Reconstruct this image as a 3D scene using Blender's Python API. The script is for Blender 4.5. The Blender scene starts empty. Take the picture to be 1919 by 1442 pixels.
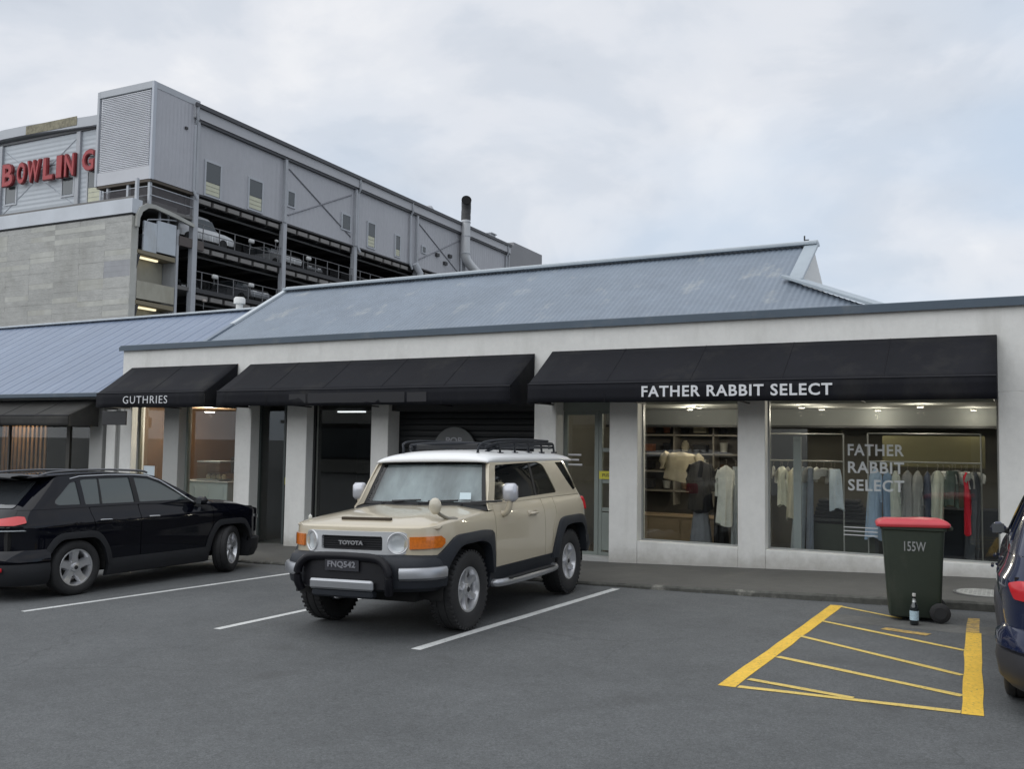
import bpy, bmesh, math, random
import numpy as np
from mathutils import Vector, Matrix, Euler
from mathutils.geometry import tessellate_polygon
random.seed(7)
S = bpy.context.scene
COL = S.collection
R = math.radians
PI = math.pi

# ---------------------------------------------------------------- camera
def make_camera():
    yaw, pitch, roll = 0.49982, 0.0624367, 0.0143430
    cy, sy = math.cos(yaw), math.sin(yaw)
    f = Vector((-sy * math.cos(pitch), cy * math.cos(pitch), math.sin(pitch)))
    r = Vector((cy, sy, 0)); u = r.cross(f)
    r2 = r * math.cos(roll) + u * math.sin(roll)
    u2 = -r * math.sin(roll) + u * math.cos(roll)
    m = Matrix((r2, u2, -f)).transposed().to_4x4()
    m.translation = Vector((0, 0, 1.76))
    cam = bpy.data.cameras.new('camera')
    o = bpy.data.objects.new('camera', cam); COL.objects.link(o)
    o.matrix_world = m
    cam.sensor_width = 36; cam.lens = 32.33; cam.clip_start = .05; cam.clip_end = 3000
    S.camera = o
make_camera()

# ---------------------------------------------------------------- light and exposure
SUN_EL, SUN_AZ = R(52), R(212)       # azimuth measured clockwise from +Y
EXPOSURE = 0.52
CLOUD = 0.565                          # radiance of the cloud layer
def make_world():
    w = bpy.data.worlds.new('World'); S.world = w; w.use_nodes = True
    nt = w.node_tree; N = nt.nodes; L = nt.links
    N.clear()
    out = N.new('ShaderNodeOutputWorld'); bg = N.new('ShaderNodeBackground')
    bg.inputs['Strength'].default_value = .1
    sky = N.new('ShaderNodeTexSky'); sky.sky_type = 'NISHITA'; sky.sun_disc = False
    sky.sun_elevation = SUN_EL; sky.sun_rotation = SUN_AZ
    tc = N.new('ShaderNodeTexCoord')
    sep = N.new('ShaderNodeSeparateXYZ'); L.new(tc.outputs['Generated'], sep.inputs[0])
    # cloud deck: direction projected on a plane overhead, softened near the horizon
    add = N.new('ShaderNodeMath'); add.operation = 'ADD'; add.inputs[1].default_value = .30
    ab = N.new('ShaderNodeMath'); ab.operation = 'ABSOLUTE'; L.new(sep.outputs[2], ab.inputs[0]); L.new(ab.outputs[0], add.inputs[0])
    dx = N.new('ShaderNodeMath'); dx.operation = 'DIVIDE'; L.new(sep.outputs[0], dx.inputs[0]); L.new(add.outputs[0], dx.inputs[1])
    dy = N.new('ShaderNodeMath'); dy.operation = 'DIVIDE'; L.new(sep.outputs[1], dy.inputs[0]); L.new(add.outputs[0], dy.inputs[1])
    cmb = N.new('ShaderNodeCombineXYZ'); L.new(dx.outputs[0], cmb.inputs[0]); L.new(dy.outputs[0], cmb.inputs[1])
    def noise(scale, det, rough, off, dist=.0):
        mp = N.new('ShaderNodeMapping'); mp.inputs['Location'].default_value = off
        L.new(cmb.outputs[0], mp.inputs[0])
        n = N.new('ShaderNodeTexNoise'); n.inputs['Scale'].default_value = scale; n.inputs['Detail'].default_value = det
        n.inputs['Roughness'].default_value = rough; n.inputs['Distortion'].default_value = dist
        L.new(mp.outputs[0], n.inputs['Vector']); return n
    def ramp(src, stops):
        r = N.new('ShaderNodeValToRGB'); e = r.color_ramp.elements
        e[0].position, e[0].color = stops[0][0], (*stops[0][1], 1)
        e[1].position, e[1].color = stops[-1][0], (*stops[-1][1], 1)
        for p, c in stops[1:-1]:
            x = e.new(p); x.color = (*c, 1)
        r.color_ramp.interpolation = 'EASE'
        L.new(src, r.inputs[0]); return r
    n1 = noise(2.1, 8, .55, (3.1, 1.7, 0), .35)
    k = CLOUD * 10
    r1 = ramp(n1.outputs['Fac'], [(.30, (.74 * k, .80 * k, .89 * k)), (.44, (.87 * k, .92 * k, 1.0 * k)), (.54, (.99 * k, 1.02 * k, 1.08 * k)), (.68, (1.12 * k, 1.13 * k, 1.16 * k))])
    n2 = noise(.75, 4, .5, (9.3, 4.2, 0), .2)
    r2 = ramp(n2.outputs['Fac'], [(.44, (0, 0, 0)), (.66, (.8, .8, .8))])
    thin = N.new('ShaderNodeMixRGB'); L.new(r2.outputs[0], thin.inputs[0])
    L.new(r1.outputs[0], thin.inputs[1]); thin.inputs[2].default_value = (.70 * k, .85 * k, 1.04 * k, 1)
    mix = N.new('ShaderNodeMixRGB'); mix.inputs[0].default_value = .93
    L.new(sky.outputs[0], mix.inputs[1]); L.new(thin.outputs[0], mix.inputs[2])
    L.new(mix.outputs[0], bg.inputs[0]); L.new(bg.outputs[0], out.inputs[0])
make_world()
def make_sun():
    l = bpy.data.lights.new('sun', 'SUN'); l.energy = 1.3; l.angle = R(100); l.color = (1, .97, .92)
    o = bpy.data.objects.new('sun', l); COL.objects.link(o)
    d = Vector((math.sin(SUN_AZ) * math.cos(SUN_EL), math.cos(SUN_AZ) * math.cos(SUN_EL), math.sin(SUN_EL)))
    o.rotation_euler = d.to_track_quat('Z', 'Y').to_euler()
make_sun()
S.view_settings.view_transform = 'Standard'; S.view_settings.look = 'None'
S.view_settings.exposure = EXPOSURE; S.view_settings.gamma = 1
S.view_settings.use_curve_mapping = False
try:
    S.cycles.max_bounces = 8; S.cycles.transparent_max_bounces = 16
except Exception: pass

# ---------------------------------------------------------------- materials
MATS = {}
def mat(name, col, rough=.6, metal=0, var=None, bump=None, coat=0, spec=.5, emit=None, space='world', stretch=(1, 1, 1), dirt=None):
    if name in MATS: return MATS[name]
    m = bpy.data.materials.new(name); m.use_nodes = True
    nt = m.node_tree; N = nt.nodes; L = nt.links
    b = N['Principled BSDF']
    b.inputs['Base Color'].default_value = (*col, 1); b.inputs['Roughness'].default_value = rough
    b.inputs['Metallic'].default_value = metal; b.inputs['Coat Weight'].default_value = coat
    b.inputs['Coat Roughness'].default_value = .04; b.inputs['Specular IOR Level'].default_value = spec
    if emit:
        b.inputs['Emission Color'].default_value = (*emit[0], 1); b.inputs['Emission Strength'].default_value = emit[1]
    vec = None
    if var or bump or dirt:
        if space == 'world':
            g = N.new('ShaderNodeNewGeometry'); v = g.outputs['Position']
        else:
            g = N.new('ShaderNodeTexCoord'); v = g.outputs['Object']
        mp = N.new('ShaderNodeMapping'); mp.inputs['Scale'].default_value = stretch
        L.new(v, mp.inputs[0]); vec = mp.outputs[0]; raw = v
    def nz(sc, det=6, rough=.6, src=None):
        n = N.new('ShaderNodeTexNoise'); n.inputs['Scale'].default_value = sc; n.inputs['Detail'].default_value = det
        n.inputs['Roughness'].default_value = rough; L.new(src or vec, n.inputs['Vector']); return n.outputs['Fac']
    csock = None
    if var:                                   # list of (scale, amount) brightness variations
        cur = None
        for sc, am in var:
            mr = N.new('ShaderNodeMapRange'); mr.inputs['From Min'].default_value = .3; mr.inputs['From Max'].default_value = .7
            mr.inputs['To Min'].default_value = 1 - am; mr.inputs['To Max'].default_value = 1 + am
            L.new(nz(sc), mr.inputs[0])
            if cur is None: cur = mr.outputs[0]
            else:
                mu = N.new('ShaderNodeMath'); mu.operation = 'MULTIPLY'; L.new(cur, mu.inputs[0]); L.new(mr.outputs[0], mu.inputs[1]); cur = mu.outputs[0]
        vm = N.new('ShaderNodeVectorMath'); vm.operation = 'SCALE'; vm.inputs[0].default_value = col; L.new(cur, vm.inputs['Scale'])
        csock = vm.outputs[0]; L.new(csock, b.inputs['Base Color'])
    if dirt:                                  # (colour, scale, stretch, lo, hi, strength)
        dc, sc, st, lo, hi, amt = dirt
        mp2 = N.new('ShaderNodeMapping'); mp2.inputs['Scale'].default_value = st; L.new(raw, mp2.inputs[0])
        mr = N.new('ShaderNodeMapRange'); mr.inputs['From Min'].default_value = lo; mr.inputs['From Max'].default_value = hi
        mr.inputs['To Max'].default_value = amt; L.new(nz(sc, 7, .65, mp2.outputs[0]), mr.inputs[0])
        mx = N.new('ShaderNodeMixRGB'); L.new(mr.outputs[0], mx.inputs[0])
        if csock: L.new(csock, mx.inputs[1])
        else: mx.inputs[1].default_value = (*col, 1)
        mx.inputs[2].default_value = (*dc, 1); L.new(mx.outputs[0], b.inputs['Base Color'])
    if bump:
        bp = N.new('ShaderNodeBump'); bp.inputs['Strength'].default_value = bump[1]; bp.inputs['Distance'].default_value = bump[2] if len(bump) > 2 else .01
        L.new(nz(bump[0]), bp.inputs['Height']); L.new(bp.outputs[0], b.inputs['Normal'])
    MATS[name] = m
    return m
def glass(name, tint=(.9, .93, .93), refl=.9, rough=0.0, base=.04):
    if name in MATS: return MATS[name]
    m = bpy.data.materials.new(name); m.use_nodes = True
    nt = m.node_tree; N = nt.nodes; L = nt.links; N.clear()
    out = N.new('ShaderNodeOutputMaterial'); t = N.new('ShaderNodeBsdfTransparent'); t.inputs[0].default_value = (*tint, 1)
    g = N.new('ShaderNodeBsdfGlossy'); g.inputs['Roughness'].default_value = rough; g.inputs[0].default_value = (refl, refl, refl, 1)
    fr = N.new('ShaderNodeFresnel'); ge = N.new('ShaderNodeNewGeometry')
    io = N.new('ShaderNodeMapRange'); io.inputs['To Min'].default_value = 1.5; io.inputs['To Max'].default_value = 1 / 1.5
    L.new(ge.outputs['Backfacing'], io.inputs[0]); L.new(io.outputs[0], fr.inputs[0])      # thin sheet: same reflectance from both sides
    mx = N.new('ShaderNodeMixShader'); L.new(fr.outputs[0], mx.inputs[0]); L.new(t.outputs[0], mx.inputs[1]); L.new(g.outputs[0], mx.inputs[2])
    L.new(mx.outputs[0], out.inputs[0]); MATS[name] = m
    return m
def wave_mat(name, col, rough, freq, axis, strength, var=.05, dirt=None, metal=0.):
    """ribbed sheet: relief bands across one object axis, plus faint staining"""
    m = mat(name, col, rough, metal, var=[(.25, var), (2.5, var * .6)], dirt=dirt, space='object')
    nt = m.node_tree; N = nt.nodes; L = nt.links; b = N['Principled BSDF']
    tc = N.new('ShaderNodeTexCoord'); sp = N.new('ShaderNodeSeparateXYZ'); L.new(tc.outputs['Object'], sp.inputs[0])
    mu = N.new('ShaderNodeMath'); mu.operation = 'MULTIPLY'; mu.inputs[1].default_value = 2 * PI / freq; L.new(sp.outputs[axis], mu.inputs[0])
    si = N.new('ShaderNodeMath'); si.operation = 'SINE'; L.new(mu.outputs[0], si.inputs[0])
    bp = N.new('ShaderNodeBump'); bp.inputs['Strength'].default_value = strength; bp.inputs['Distance'].default_value = .02
    L.new(si.outputs[0], bp.inputs['Height']); L.new(bp.outputs[0], b.inputs['Normal'])
    return m

# ---------------------------------------------------------------- mesh helpers
def link(name, data, parent=None, loc=None, rot=None):
    o = bpy.data.objects.new(name, data); COL.objects.link(o)
    if parent is not None: o.parent = parent
    if loc is not None: o.location = loc
    if rot is not None: o.rotation_euler = rot
    return o
def tag(o, label=None, cat=None, group=None, kind=None):
    if label: o['label'] = label
    if cat: o['category'] = cat
    if group: o['group'] = group
    if kind: o['kind'] = kind
    return o
def thing(name, label, cat, loc=(0, 0, 0), rot=None, group=None):
    return tag(link(name, None, None, loc, rot), label, cat, group)
class MB:
    def __init__(s): s.v = []; s.f = []; s.m = []; s.cur = 0
    def poly(s, vs, fs):
        n = len(s.v); s.v += [tuple(p) for p in vs]
        for f in fs: s.f.append(tuple(i + n for i in f)); s.m.append(s.cur)
        return s
    def box(s, x0, x1, y0, y1, z0, z1, M=None, bev=0):
        x0, x1 = min(x0, x1), max(x0, x1); y0, y1 = min(y0, y1), max(y0, y1); z0, z1 = min(z0, z1), max(z0, z1)
        if bev <= 0:
            vs = [(x0, y0, z0), (x1, y0, z0), (x1, y1, z0), (x0, y1, z0), (x0, y0, z1), (x1, y0, z1), (x1, y1, z1), (x0, y1, z1)]
            fs = [(3, 2, 1, 0), (4, 5, 6, 7), (0, 1, 5, 4), (1, 2, 6, 5), (2, 3, 7, 6), (3, 0, 4, 7)]
        else:
            b = min(bev, (x1 - x0) * .49, (y1 - y0) * .49, (z1 - z0) * .49)
            vs = []
            idx = {}
            for i, x in enumerate((x0, x1)):
                for j, y in enumerate((y0, y1)):
                    for k, z in enumerate((z0, z1)):
                        ix, iy, iz = (b if i == 0 else -b), (b if j == 0 else -b), (b if k == 0 else -b)
                        idx[i, j, k, 0] = len(vs); vs.append((x, y + iy, z + iz))
                        idx[i, j, k, 1] = len(vs); vs.append((x + ix, y, z + iz))
                        idx[i, j, k, 2] = len(vs); vs.append((x + ix, y + iy, z))
            fs = []
            I = idx
            for i in (0, 1):
                q = [I[i, 0, 0, 0], I[i, 1, 0, 0], I[i, 1, 1, 0], I[i, 0, 1, 0]]; fs.append(q if i else q[::-1])
                q = [I[0, i, 0, 1], I[0, i, 1, 1], I[1, i, 1, 1], I[1, i, 0, 1]]; fs.append(q if i else q[::-1])
                q = [I[0, 0, i, 2], I[1, 0, i, 2], I[1, 1, i, 2], I[0, 1, i, 2]]; fs.append(q if i else q[::-1])
            for i in (0, 1):
                for j in (0, 1):
                    q = [I[i, j, 0, 0], I[i, j, 1, 0], I[i, j, 1, 1], I[i, j, 0, 1]]; fs.append(q if i == j else q[::-1])
                    q = [I[i, 0, j, 0], I[i, 1, j, 0], I[i, 1, j, 2], I[i, 0, j, 2]]; fs.append(q[::-1] if i == j else q)
                    q = [I[0, i, j, 1], I[1, i, j, 1], I[1, i, j, 2], I[0, i, j, 2]]; fs.append(q if i == j else q[::-1])
                    for k in (0, 1):
                        q = [I[i, j, k, 0], I[i, j, k, 1], I[i, j, k, 2]]; fs.append(q if (i + j + k) % 2 else q[::-1])
        if M is not None: vs = [M @ Vector(p) for p in vs]
        return s.poly(vs, fs)
    def prism(s, pts, axis, a, b):
        """pts: 2-D outline, extruded along axis (0 x: pts=(y,z); 1 y: pts=(x,z); 2 z: pts=(x,y)) from a to b"""
        def P(p, t):
            return (t, p[0], p[1]) if axis == 0 else (p[0], t, p[1]) if axis == 1 else (p[0], p[1], t)
        n = len(pts); vs = [P(p, a) for p in pts] + [P(p, b) for p in pts]
        fs = [tuple(range(n))[::-1], tuple(range(n, 2 * n))] + [(i, (i + 1) % n, n + (i + 1) % n, n + i) for i in range(n)]
        return s.poly(vs, fs)
    def tube(s, pts, r, n=8, cap=True):
        pts = [Vector(p) for p in pts]; rings = []
        up = Vector((0, 0, 1))
        for i, p in enumerate(pts):
            t = (pts[min(i + 1, len(pts) - 1)] - pts[max(i - 1, 0)]).normalized()
            a = t.cross(up)
            if a.length < .05: a = t.cross(Vector((1, 0, 0)))
            a.normalize(); b = a.cross(t).normalized()
            rr = r[i] if isinstance(r, (list, tuple)) else r
            rings.append([p + a * rr * math.cos(2 * PI * k / n) + b * rr * math.sin(2 * PI * k / n) for k in range(n)])
        vs = [q for rg in rings for q in rg]; fs = []
        for i in range(len(pts) - 1):
            for k in range(n):
                fs.append((i * n + k, i * n + (k + 1) % n, (i + 1) * n + (k + 1) % n, (i + 1) * n + k))
        if cap: fs += [tuple(range(n))[::-1], tuple(range((len(pts) - 1) * n, len(pts) * n))]
        return s.poly(vs, fs)
    def lathe(s, prof, c=(0, 0, 0), axis=2, n=24, M=None):
        """prof: list of (radius, height)"""
        vs = []; fs = []
        for r, h in prof:
            for k in range(n):
                a = 2 * PI * k / n; x, y = r * math.cos(a), r * math.sin(a)
                p = (x, y, h) if axis == 2 else (x, h, y) if axis == 1 else (h, x, y)
                vs.append(Vector(p) + Vector(c))
        for i in range(len(prof) - 1):
            for k in range(n):
                fs.append((i * n + k, i * n + (k + 1) % n, (i + 1) * n + (k + 1) % n, (i + 1) * n + k))
        if prof[0][0] > 1e-6: fs.append(tuple(range(n))[::-1])
        if prof[-1][0] > 1e-6: fs.append(tuple(range((len(prof) - 1) * n, len(prof) * n)))
        if M is not None: vs = [M @ v for v in vs]
        return s.poly(vs, fs)
    def grid(s, P):
        """P[i][j] points"""
        n = len(P); m = len(P[0])
        return s.poly([p for row in P for p in row], [(i * m + j, i * m + j + 1, (i + 1) * m + j + 1, (i + 1) * m + j) for i in range(n - 1) for j in range(m - 1)])
    def build(s, name, mats, parent=None, smooth=0, loc=None, rot=None, fix=True):
        me = bpy.data.meshes.new(name); me.from_pydata([tuple(v) for v in s.v], [], s.f)
        if not isinstance(mats, (list, tuple)): mats = [mats]
        for m in mats: me.materials.append(m)
        for p, k in zip(me.polygons, s.m): p.material_index = k
        if fix:
            bm = bmesh.new(); bm.from_mesh(me); bmesh.ops.recalc_face_normals(bm, faces=bm.faces); bm.to_mesh(me); bm.free()
        if smooth:
            me.shade_smooth()
            try: me.set_sharp_from_angle(angle=R(smooth))
            except Exception: pass
        me.update()
        return link(name, me, parent, loc, rot)
def wobble(M=None): return M
def text_obj(txt, name, m, parent, loc, rot, height=None, width=None, depth=.004, space=1.0, bold=0.0, align='LEFT', line=1.0):
    c = bpy.data.curves.new('t', 'FONT'); c.body = txt; c.size = 1; c.extrude = .001; c.space_character = space
    c.offset = bold; c.align_x = align; c.space_line = line; c.resolution_u = 3
    o = bpy.data.objects.new('t', c); COL.objects.link(o)
    dg = bpy.context.evaluated_depsgraph_get(); dg.update()
    me = bpy.data.meshes.new_from_object(o.evaluated_get(dg)); bpy.data.objects.remove(o); bpy.data.curves.remove(c)
    xs = [v.co.x for v in me.vertices]; ys = [v.co.y for v in me.vertices]
    x0, x1, y0, y1 = min(xs), max(xs), min(ys), max(ys)
    sy = (height / (y1 - y0)) if height else 1
    sx = (width / (x1 - x0)) if width else sy
    if not height: sy = sx
    ox = x0 if align == 'LEFT' else (x0 + x1) / 2
    for v in me.vertices:
        v.co.x = (v.co.x - ox) * sx; v.co.y = (v.co.y - y0) * sy; v.co.z = depth if v.co.z > 0 else 0
    me.materials.clear(); me.materials.append(m); me.name = name
    return link(name, me, parent, loc, rot)
FACE = (R(90), 0, 0)          # text standing upright, read from -Y
def copy_tree(o, parent=None):
    c = o.copy(); COL.objects.link(c)
    if parent is not None: c.parent = parent
    for ch in list(o.children): copy_tree(ch, c)
    return c
def cr(pts, n=12):
    """Catmull-Rom through 2-D/3-D points"""
    P = [Vector(p) for p in pts]; out = []
    for i in range(len(P) - 1):
        a = P[i - 1] if i else P[i] * 2 - P[i + 1]; b, c = P[i], P[i + 1]
        d = P[i + 2] if i + 2 < len(P) else P[i + 1] * 2 - P[i]
        for k in range(n):
            t = k / n
            out.append(.5 * ((2 * b) + (c - a) * t + (2 * a - 5 * b + 4 * c - d) * t * t + (3 * b - a - 3 * c + d) * t ** 3))
    out.append(P[-1]); return out
def rpoly(pts, r, n=4):
    """2-D polygon with rounded corners; r may be a number or one per corner"""
    out = []; m = len(pts)
    for i in range(m):
        p = Vector(pts[i]); a = Vector(pts[i - 1]); b = Vector(pts[(i + 1) % m]); rr = r[i] if isinstance(r, (list, tuple)) else r
        if rr <= 0: out.append(tuple(p)); continue
        da, db = (a - p), (b - p); q = min(rr, da.length * .45, db.length * .45)
        A = p + da.normalized() * q; B = p + db.normalized() * q
        for k in range(n + 1):
            t = k / n; out.append(tuple(A * (1 - t) ** 2 + p * 2 * t * (1 - t) + B * t * t))
    return out
def arc(cx, cz, rad, a0, a1, n=14):
    return [(cx + rad * math.cos(R(a0 + (a1 - a0) * k / n)), cz + rad * math.sin(R(a0 + (a1 - a0) * k / n))) for k in range(n + 1)]
def clampf(x, a, b): return max(a, min(b, x))
def gz(x, y): return .028 * clampf(x, -26, 14) - .003 * clampf(y, -12, 34)
# ================================================================ setting
YF = 13.82
asphalt = mat('asphalt', (.096, .101, .103), .80, var=[(.22, .16), (1.1, .10), (7, .08), (40, .24), (110, .40)], bump=(160, .55, .006), dirt=((.055, .057, .058), .8, (.5, 1, 1), .58, .76, .55))
# a second layer of wear: a few paler patches near the kerb come from the dirt mask above
def cracks(m, sc, col, w):
    nt = m.node_tree; N = nt.nodes; L = nt.links; b = N['Principled BSDF']; src = b.inputs['Base Color'].links[0].from_socket
    g = N.new('ShaderNodeNewGeometry')
    n = N.new('ShaderNodeTexNoise'); n.inputs['Scale'].default_value = 1.3; n.inputs['Detail'].default_value = 6; L.new(g.outputs['Position'], n.inputs['Vector'])
    vm = N.new('ShaderNodeVectorMath'); vm.operation = 'MULTIPLY_ADD'; vm.inputs[1].default_value = (.9, .9, .9); L.new(n.outputs['Color'], vm.inputs[0]); L.new(g.outputs['Position'], vm.inputs[2])
    v = N.new('ShaderNodeTexVoronoi'); v.feature = 'DISTANCE_TO_EDGE'; v.inputs['Scale'].default_value = sc; L.new(vm.outputs[0], v.inputs['Vector'])
    mr = N.new('ShaderNodeMapRange'); mr.inputs['From Max'].default_value = w; mr.inputs['To Min'].default_value = 1; mr.inputs['To Max'].default_value = 0; L.new(v.outputs['Distance'], mr.inputs[0])
    n2 = N.new('ShaderNodeTexNoise'); n2.inputs['Scale'].default_value = .30; n2.inputs['Detail'].default_value = 2; L.new(g.outputs['Position'], n2.inputs['Vector'])
    m2 = N.new('ShaderNodeMapRange'); m2.inputs['From Min'].default_value = .50; m2.inputs['From Max'].default_value = .60; m2.inputs['To Max'].default_value = .4; L.new(n2.outputs['Fac'], m2.inputs[0])
    mu = N.new('ShaderNodeMath'); mu.operation = 'MULTIPLY'; L.new(mr.outputs[0], mu.inputs[0]); L.new(m2.outputs[0], mu.inputs[1])
    mx = N.new('ShaderNodeMixRGB'); L.new(mu.outputs[0], mx.inputs[0]); L.new(src, mx.inputs[1]); mx.inputs[2].default_value = (*col, 1); L.new(mx.outputs[0], b.inputs['Base Color'])
    # scattered oil drips and drying marks: round-edged blots of their own
    v2 = N.new('ShaderNodeTexVoronoi'); v2.feature = 'F1'; v2.inputs['Scale'].default_value = .75; v2.inputs['Randomness'].default_value = 1; L.new(vm.outputs[0], v2.inputs['Vector'])
    m3 = N.new('ShaderNodeMapRange'); m3.inputs['From Min'].default_value = .05; m3.inputs['From Max'].default_value = .17; m3.inputs['To Min'].default_value = .42; m3.inputs['To Max'].default_value = 0; L.new(v2.outputs['Distance'], m3.inputs[0])
    mx2 = N.new('ShaderNodeMixRGB'); L.new(m3.outputs[0], mx2.inputs[0]); L.new(mx.outputs[0], mx2.inputs[1]); mx2.inputs[2].default_value = (.05, .05, .05, 1); L.new(mx2.outputs[0], b.inputs['Base Color'])
cracks(asphalt, .28, (.035, .036, .037), .006)
pave_m = mat('pavement_seal', (.088, .086, .078), .85, var=[(.8, .14), (5, .08), (70, .15)], bump=(120, .5, .006), dirt=((.15, .14, .12), 1.3, (1, 1, 1), .60, .78, .6))
kerb_m = mat('kerb_concrete', (.085, .085, .075), .85, var=[(2, .25), (14, .25)], bump=(60, .4, .006), dirt=((.34, .33, .29), 2.6, (1, 1, 1), .56, .68, .8))
white_line = mat('white_road_paint', (.62, .63, .62), .6, var=[(3, .12), (40, .12)], dirt=((.14, .14, .14), 34, (1, 1, 1), .57, .68, .7))
thin_yellow = mat('thin_yellow_paint', (.68, .50, .13), .6, var=[(3, .10), (30, .12)], dirt=((.17, .14, .07), 38, (1, 1, 1), .56, .66, .8))
yellow_line = mat('yellow_road_paint', (.80, .50, .05), .6, var=[(3, .10), (30, .12)], dirt=((.17, .14, .07), 38, (1, 1, 1), .57, .66, .8))
faded_yellow = mat('faded_yellow_paint', (.50, .33, .09), .7, var=[(9, .2)], dirt=((.12, .11, .09), 16, (1, 1, 1), .45, .6, .7))

def sheet(name, xs, ys, zf, m):
    b = MB(); b.grid([[(x, y, zf(x, y)) for x in xs] for y in ys])
    return tag(b.build(name, m, smooth=60), kind='structure')
XS = [-900, -300, -120, -60, -40, -30, -26] + list(range(-24, 14, 2)) + [14, 20, 30, 60, 150, 400, 900]
YS = [-900, -200, -60, -30, -20, -12] + list(range(-10, 34, 2)) + [34, 60, 120, 400, 1200]
sheet('ground', XS, YS, lambda x, y: gz(x, y), asphalt)
KY = 11.62
def kh(x): return .035 + .06 * clampf((x + 5.5) / 5, 0, 1)
def kerb_y(x): return KY + .03 * math.sin(x * .7) - .012 * (x + 3)
b = MB(); n = 330
xs = [-30 + 44 * i / n for i in range(n + 1)]
rows = [[(x, kerb_y(x) + .045, gz(x, 11.6) + kh(x) + .003) for x in xs], [(x, YF + 6, gz(x, 13.8) + .104) for x in xs]]
b.grid(rows); tag(b.build('pavement', pave_m, smooth=40), kind='structure')
b = MB()
for i in range(n):
    xa, xb = xs[i], xs[i + 1]
    w1 = 0
    for x0, x1 in ((xa, xb),):
        def kp(x, s_):
            j = .012 * math.sin(x * 9.1) + .008 * math.sin(x * 23.7); h = kh(x)
            return [(kerb_y(x) + j, -.1), (kerb_y(x) + j + .004, h - .018), (kerb_y(x) + .02 + j, h + .002 + .4 * j), (kerb_y(x) + .07, h + .007), (kerb_y(x) + .07, -.1)]
        p = kp(x0, 0); q = kp(x1, 1)
        vs = [(x0, a, gz(x0, 11.6) + c) for a, c in p] + [(x1, a, gz(x1, 11.6) + c) for a, c in q]
        b.poly(vs, [(0, 1, 2, 3, 4)[::-1], (5, 6, 7, 8, 9)] + [(k, (k + 1) % 5, 5 + (k + 1) % 5, 5 + k) for k in range(5)])
tag(b.build('kerb', kerb_m), kind='structure')
# asphalt repair strip in front of the kerb
def strip(name, poly, m, dz=.004, n=1, rag=0, kind=True):
    """flat painted quad on the ground, subdivided along its length"""
    a, bq, c, d = [Vector(p) for p in poly]; N = max(2, int((bq - a).length / .35))
    rng = random.Random(int(a.x * 1000)); P = [[], []]
    for i in range(N + 1):
        t = i / N; p, q = a.lerp(bq, t), d.lerp(c, t); w = (q - p).normalized()
        p = p + w * rng.uniform(-rag, rag); q = q + w * rng.uniform(-rag, rag)
        P[0].append((p.x, p.y, gz(p.x, p.y) + dz)); P[1].append((q.x, q.y, gz(q.x, q.y) + dz))
    g = MB(); g.grid(P); o = g.build(name, m)
    for f in o.data.polygons:
        if f.normal.z < 0: o.data.flip_normals(); break
    return o
tag(strip('gutter_patch', [(-1.95, 10.28), (.9, 9.98), (.9, 10.45), (-1.95, 10.72)], mat('patched_asphalt', (.115, .115, .108), .85, var=[(1.6, .25), (20, .15)], bump=(90, .5, .006)), .0015, rag=.03), kind='structure')
def line(a, b_, w, m, name, dz=.003, rag=.004):
    a, b_ = Vector(a), Vector(b_); d = (b_ - a).normalized(); s = Vector((-d.y, d.x)) * w / 2
    return strip(name, [a - s, b_ - s, b_ + s, a + s], m, dz, rag=rag)
tag(line((-10.22, 6.85), (-9.72, 11.5), .10, white_line, 'parking_line'), kind='structure')
tag(line((-7.30, 7.05), (-7.18, 11.5), .10, white_line, 'parking_line'), kind='structure')
tag(line((-4.86, 7.12), (-4.66, 11.5), .11, white_line, 'parking_line'), kind='structure')
ym = tag(link('yellow_marking', None), kind='structure')
def yl(a, b_, w, m=yellow_line, dz=.003):
    o = line(a, b_, w, m, 'painted_stripe', dz, .006); o.parent = ym
yl((-1.955, 7.05), (-1.84, 11.33), .135)
yl((-.275, 7.02), (-.385, 10.18), .135); yl((-.39, 10.20), (-.41, 11.05), .115, faded_yellow)
yl((-1.87, 7.08), (-.35, 7.06), .075, dz=.0042, m=thin_yellow)
yl((-1.86, 7.34), (-1.05, 7.11), .07, dz=.0056, m=thin_yellow)
yl((-1.84, 8.26), (-.36, 7.53), .07, dz=.0042, m=thin_yellow)
yl((-1.85, 9.28), (-.39, 8.22), .065, dz=.0042, m=thin_yellow)
yl((-1.82, 10.22), (-.42, 9.24), .06, dz=.0042, m=thin_yellow)
yl((-1.78, 11.25), (-1.08, 10.72), .06, dz=.0042, m=thin_yellow)
yl((-1.19, 10.04), (-.76, 9.88), .13, faded_yellow, .0042)

# manhole cover on the pavement
cx, cyy = -.34, 12.33
mh = thing('manhole_cover', 'pale round metal cover set in the pavement by the dark blue car', 'manhole cover', (cx, cyy, gz(cx, 12.3) + .1))
mm = mat('worn_iron', (.36, .36, .34), .6, .2, var=[(12, .2)], bump=(60, .3, .004))
b = MB(); b.lathe([(.30, -.02), (.30, .010), (.292, .013), (0, .013)], n=32); b.build('lid', mm, mh, smooth=30)
b = MB(); b.lathe([(.335, -.02), (.335, .007), (.305, .007), (.305, -.02)], n=32); b.build('rim', mat('iron_dark', (.12, .12, .115), .7), mh)
b = MB()
for i in range(-5, 6):
    for j in range(-5, 6):
        if (i * i + j * j) * .048 ** 2 < .068 and (i + j) % 2 == 0: b.box(i * .048 - .017, i * .048 + .017, j * .048 - .007, j * .048 + .007, .012, .017)
tag(b.build('tread_pattern', mm, mh), kind='stuff')

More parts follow.
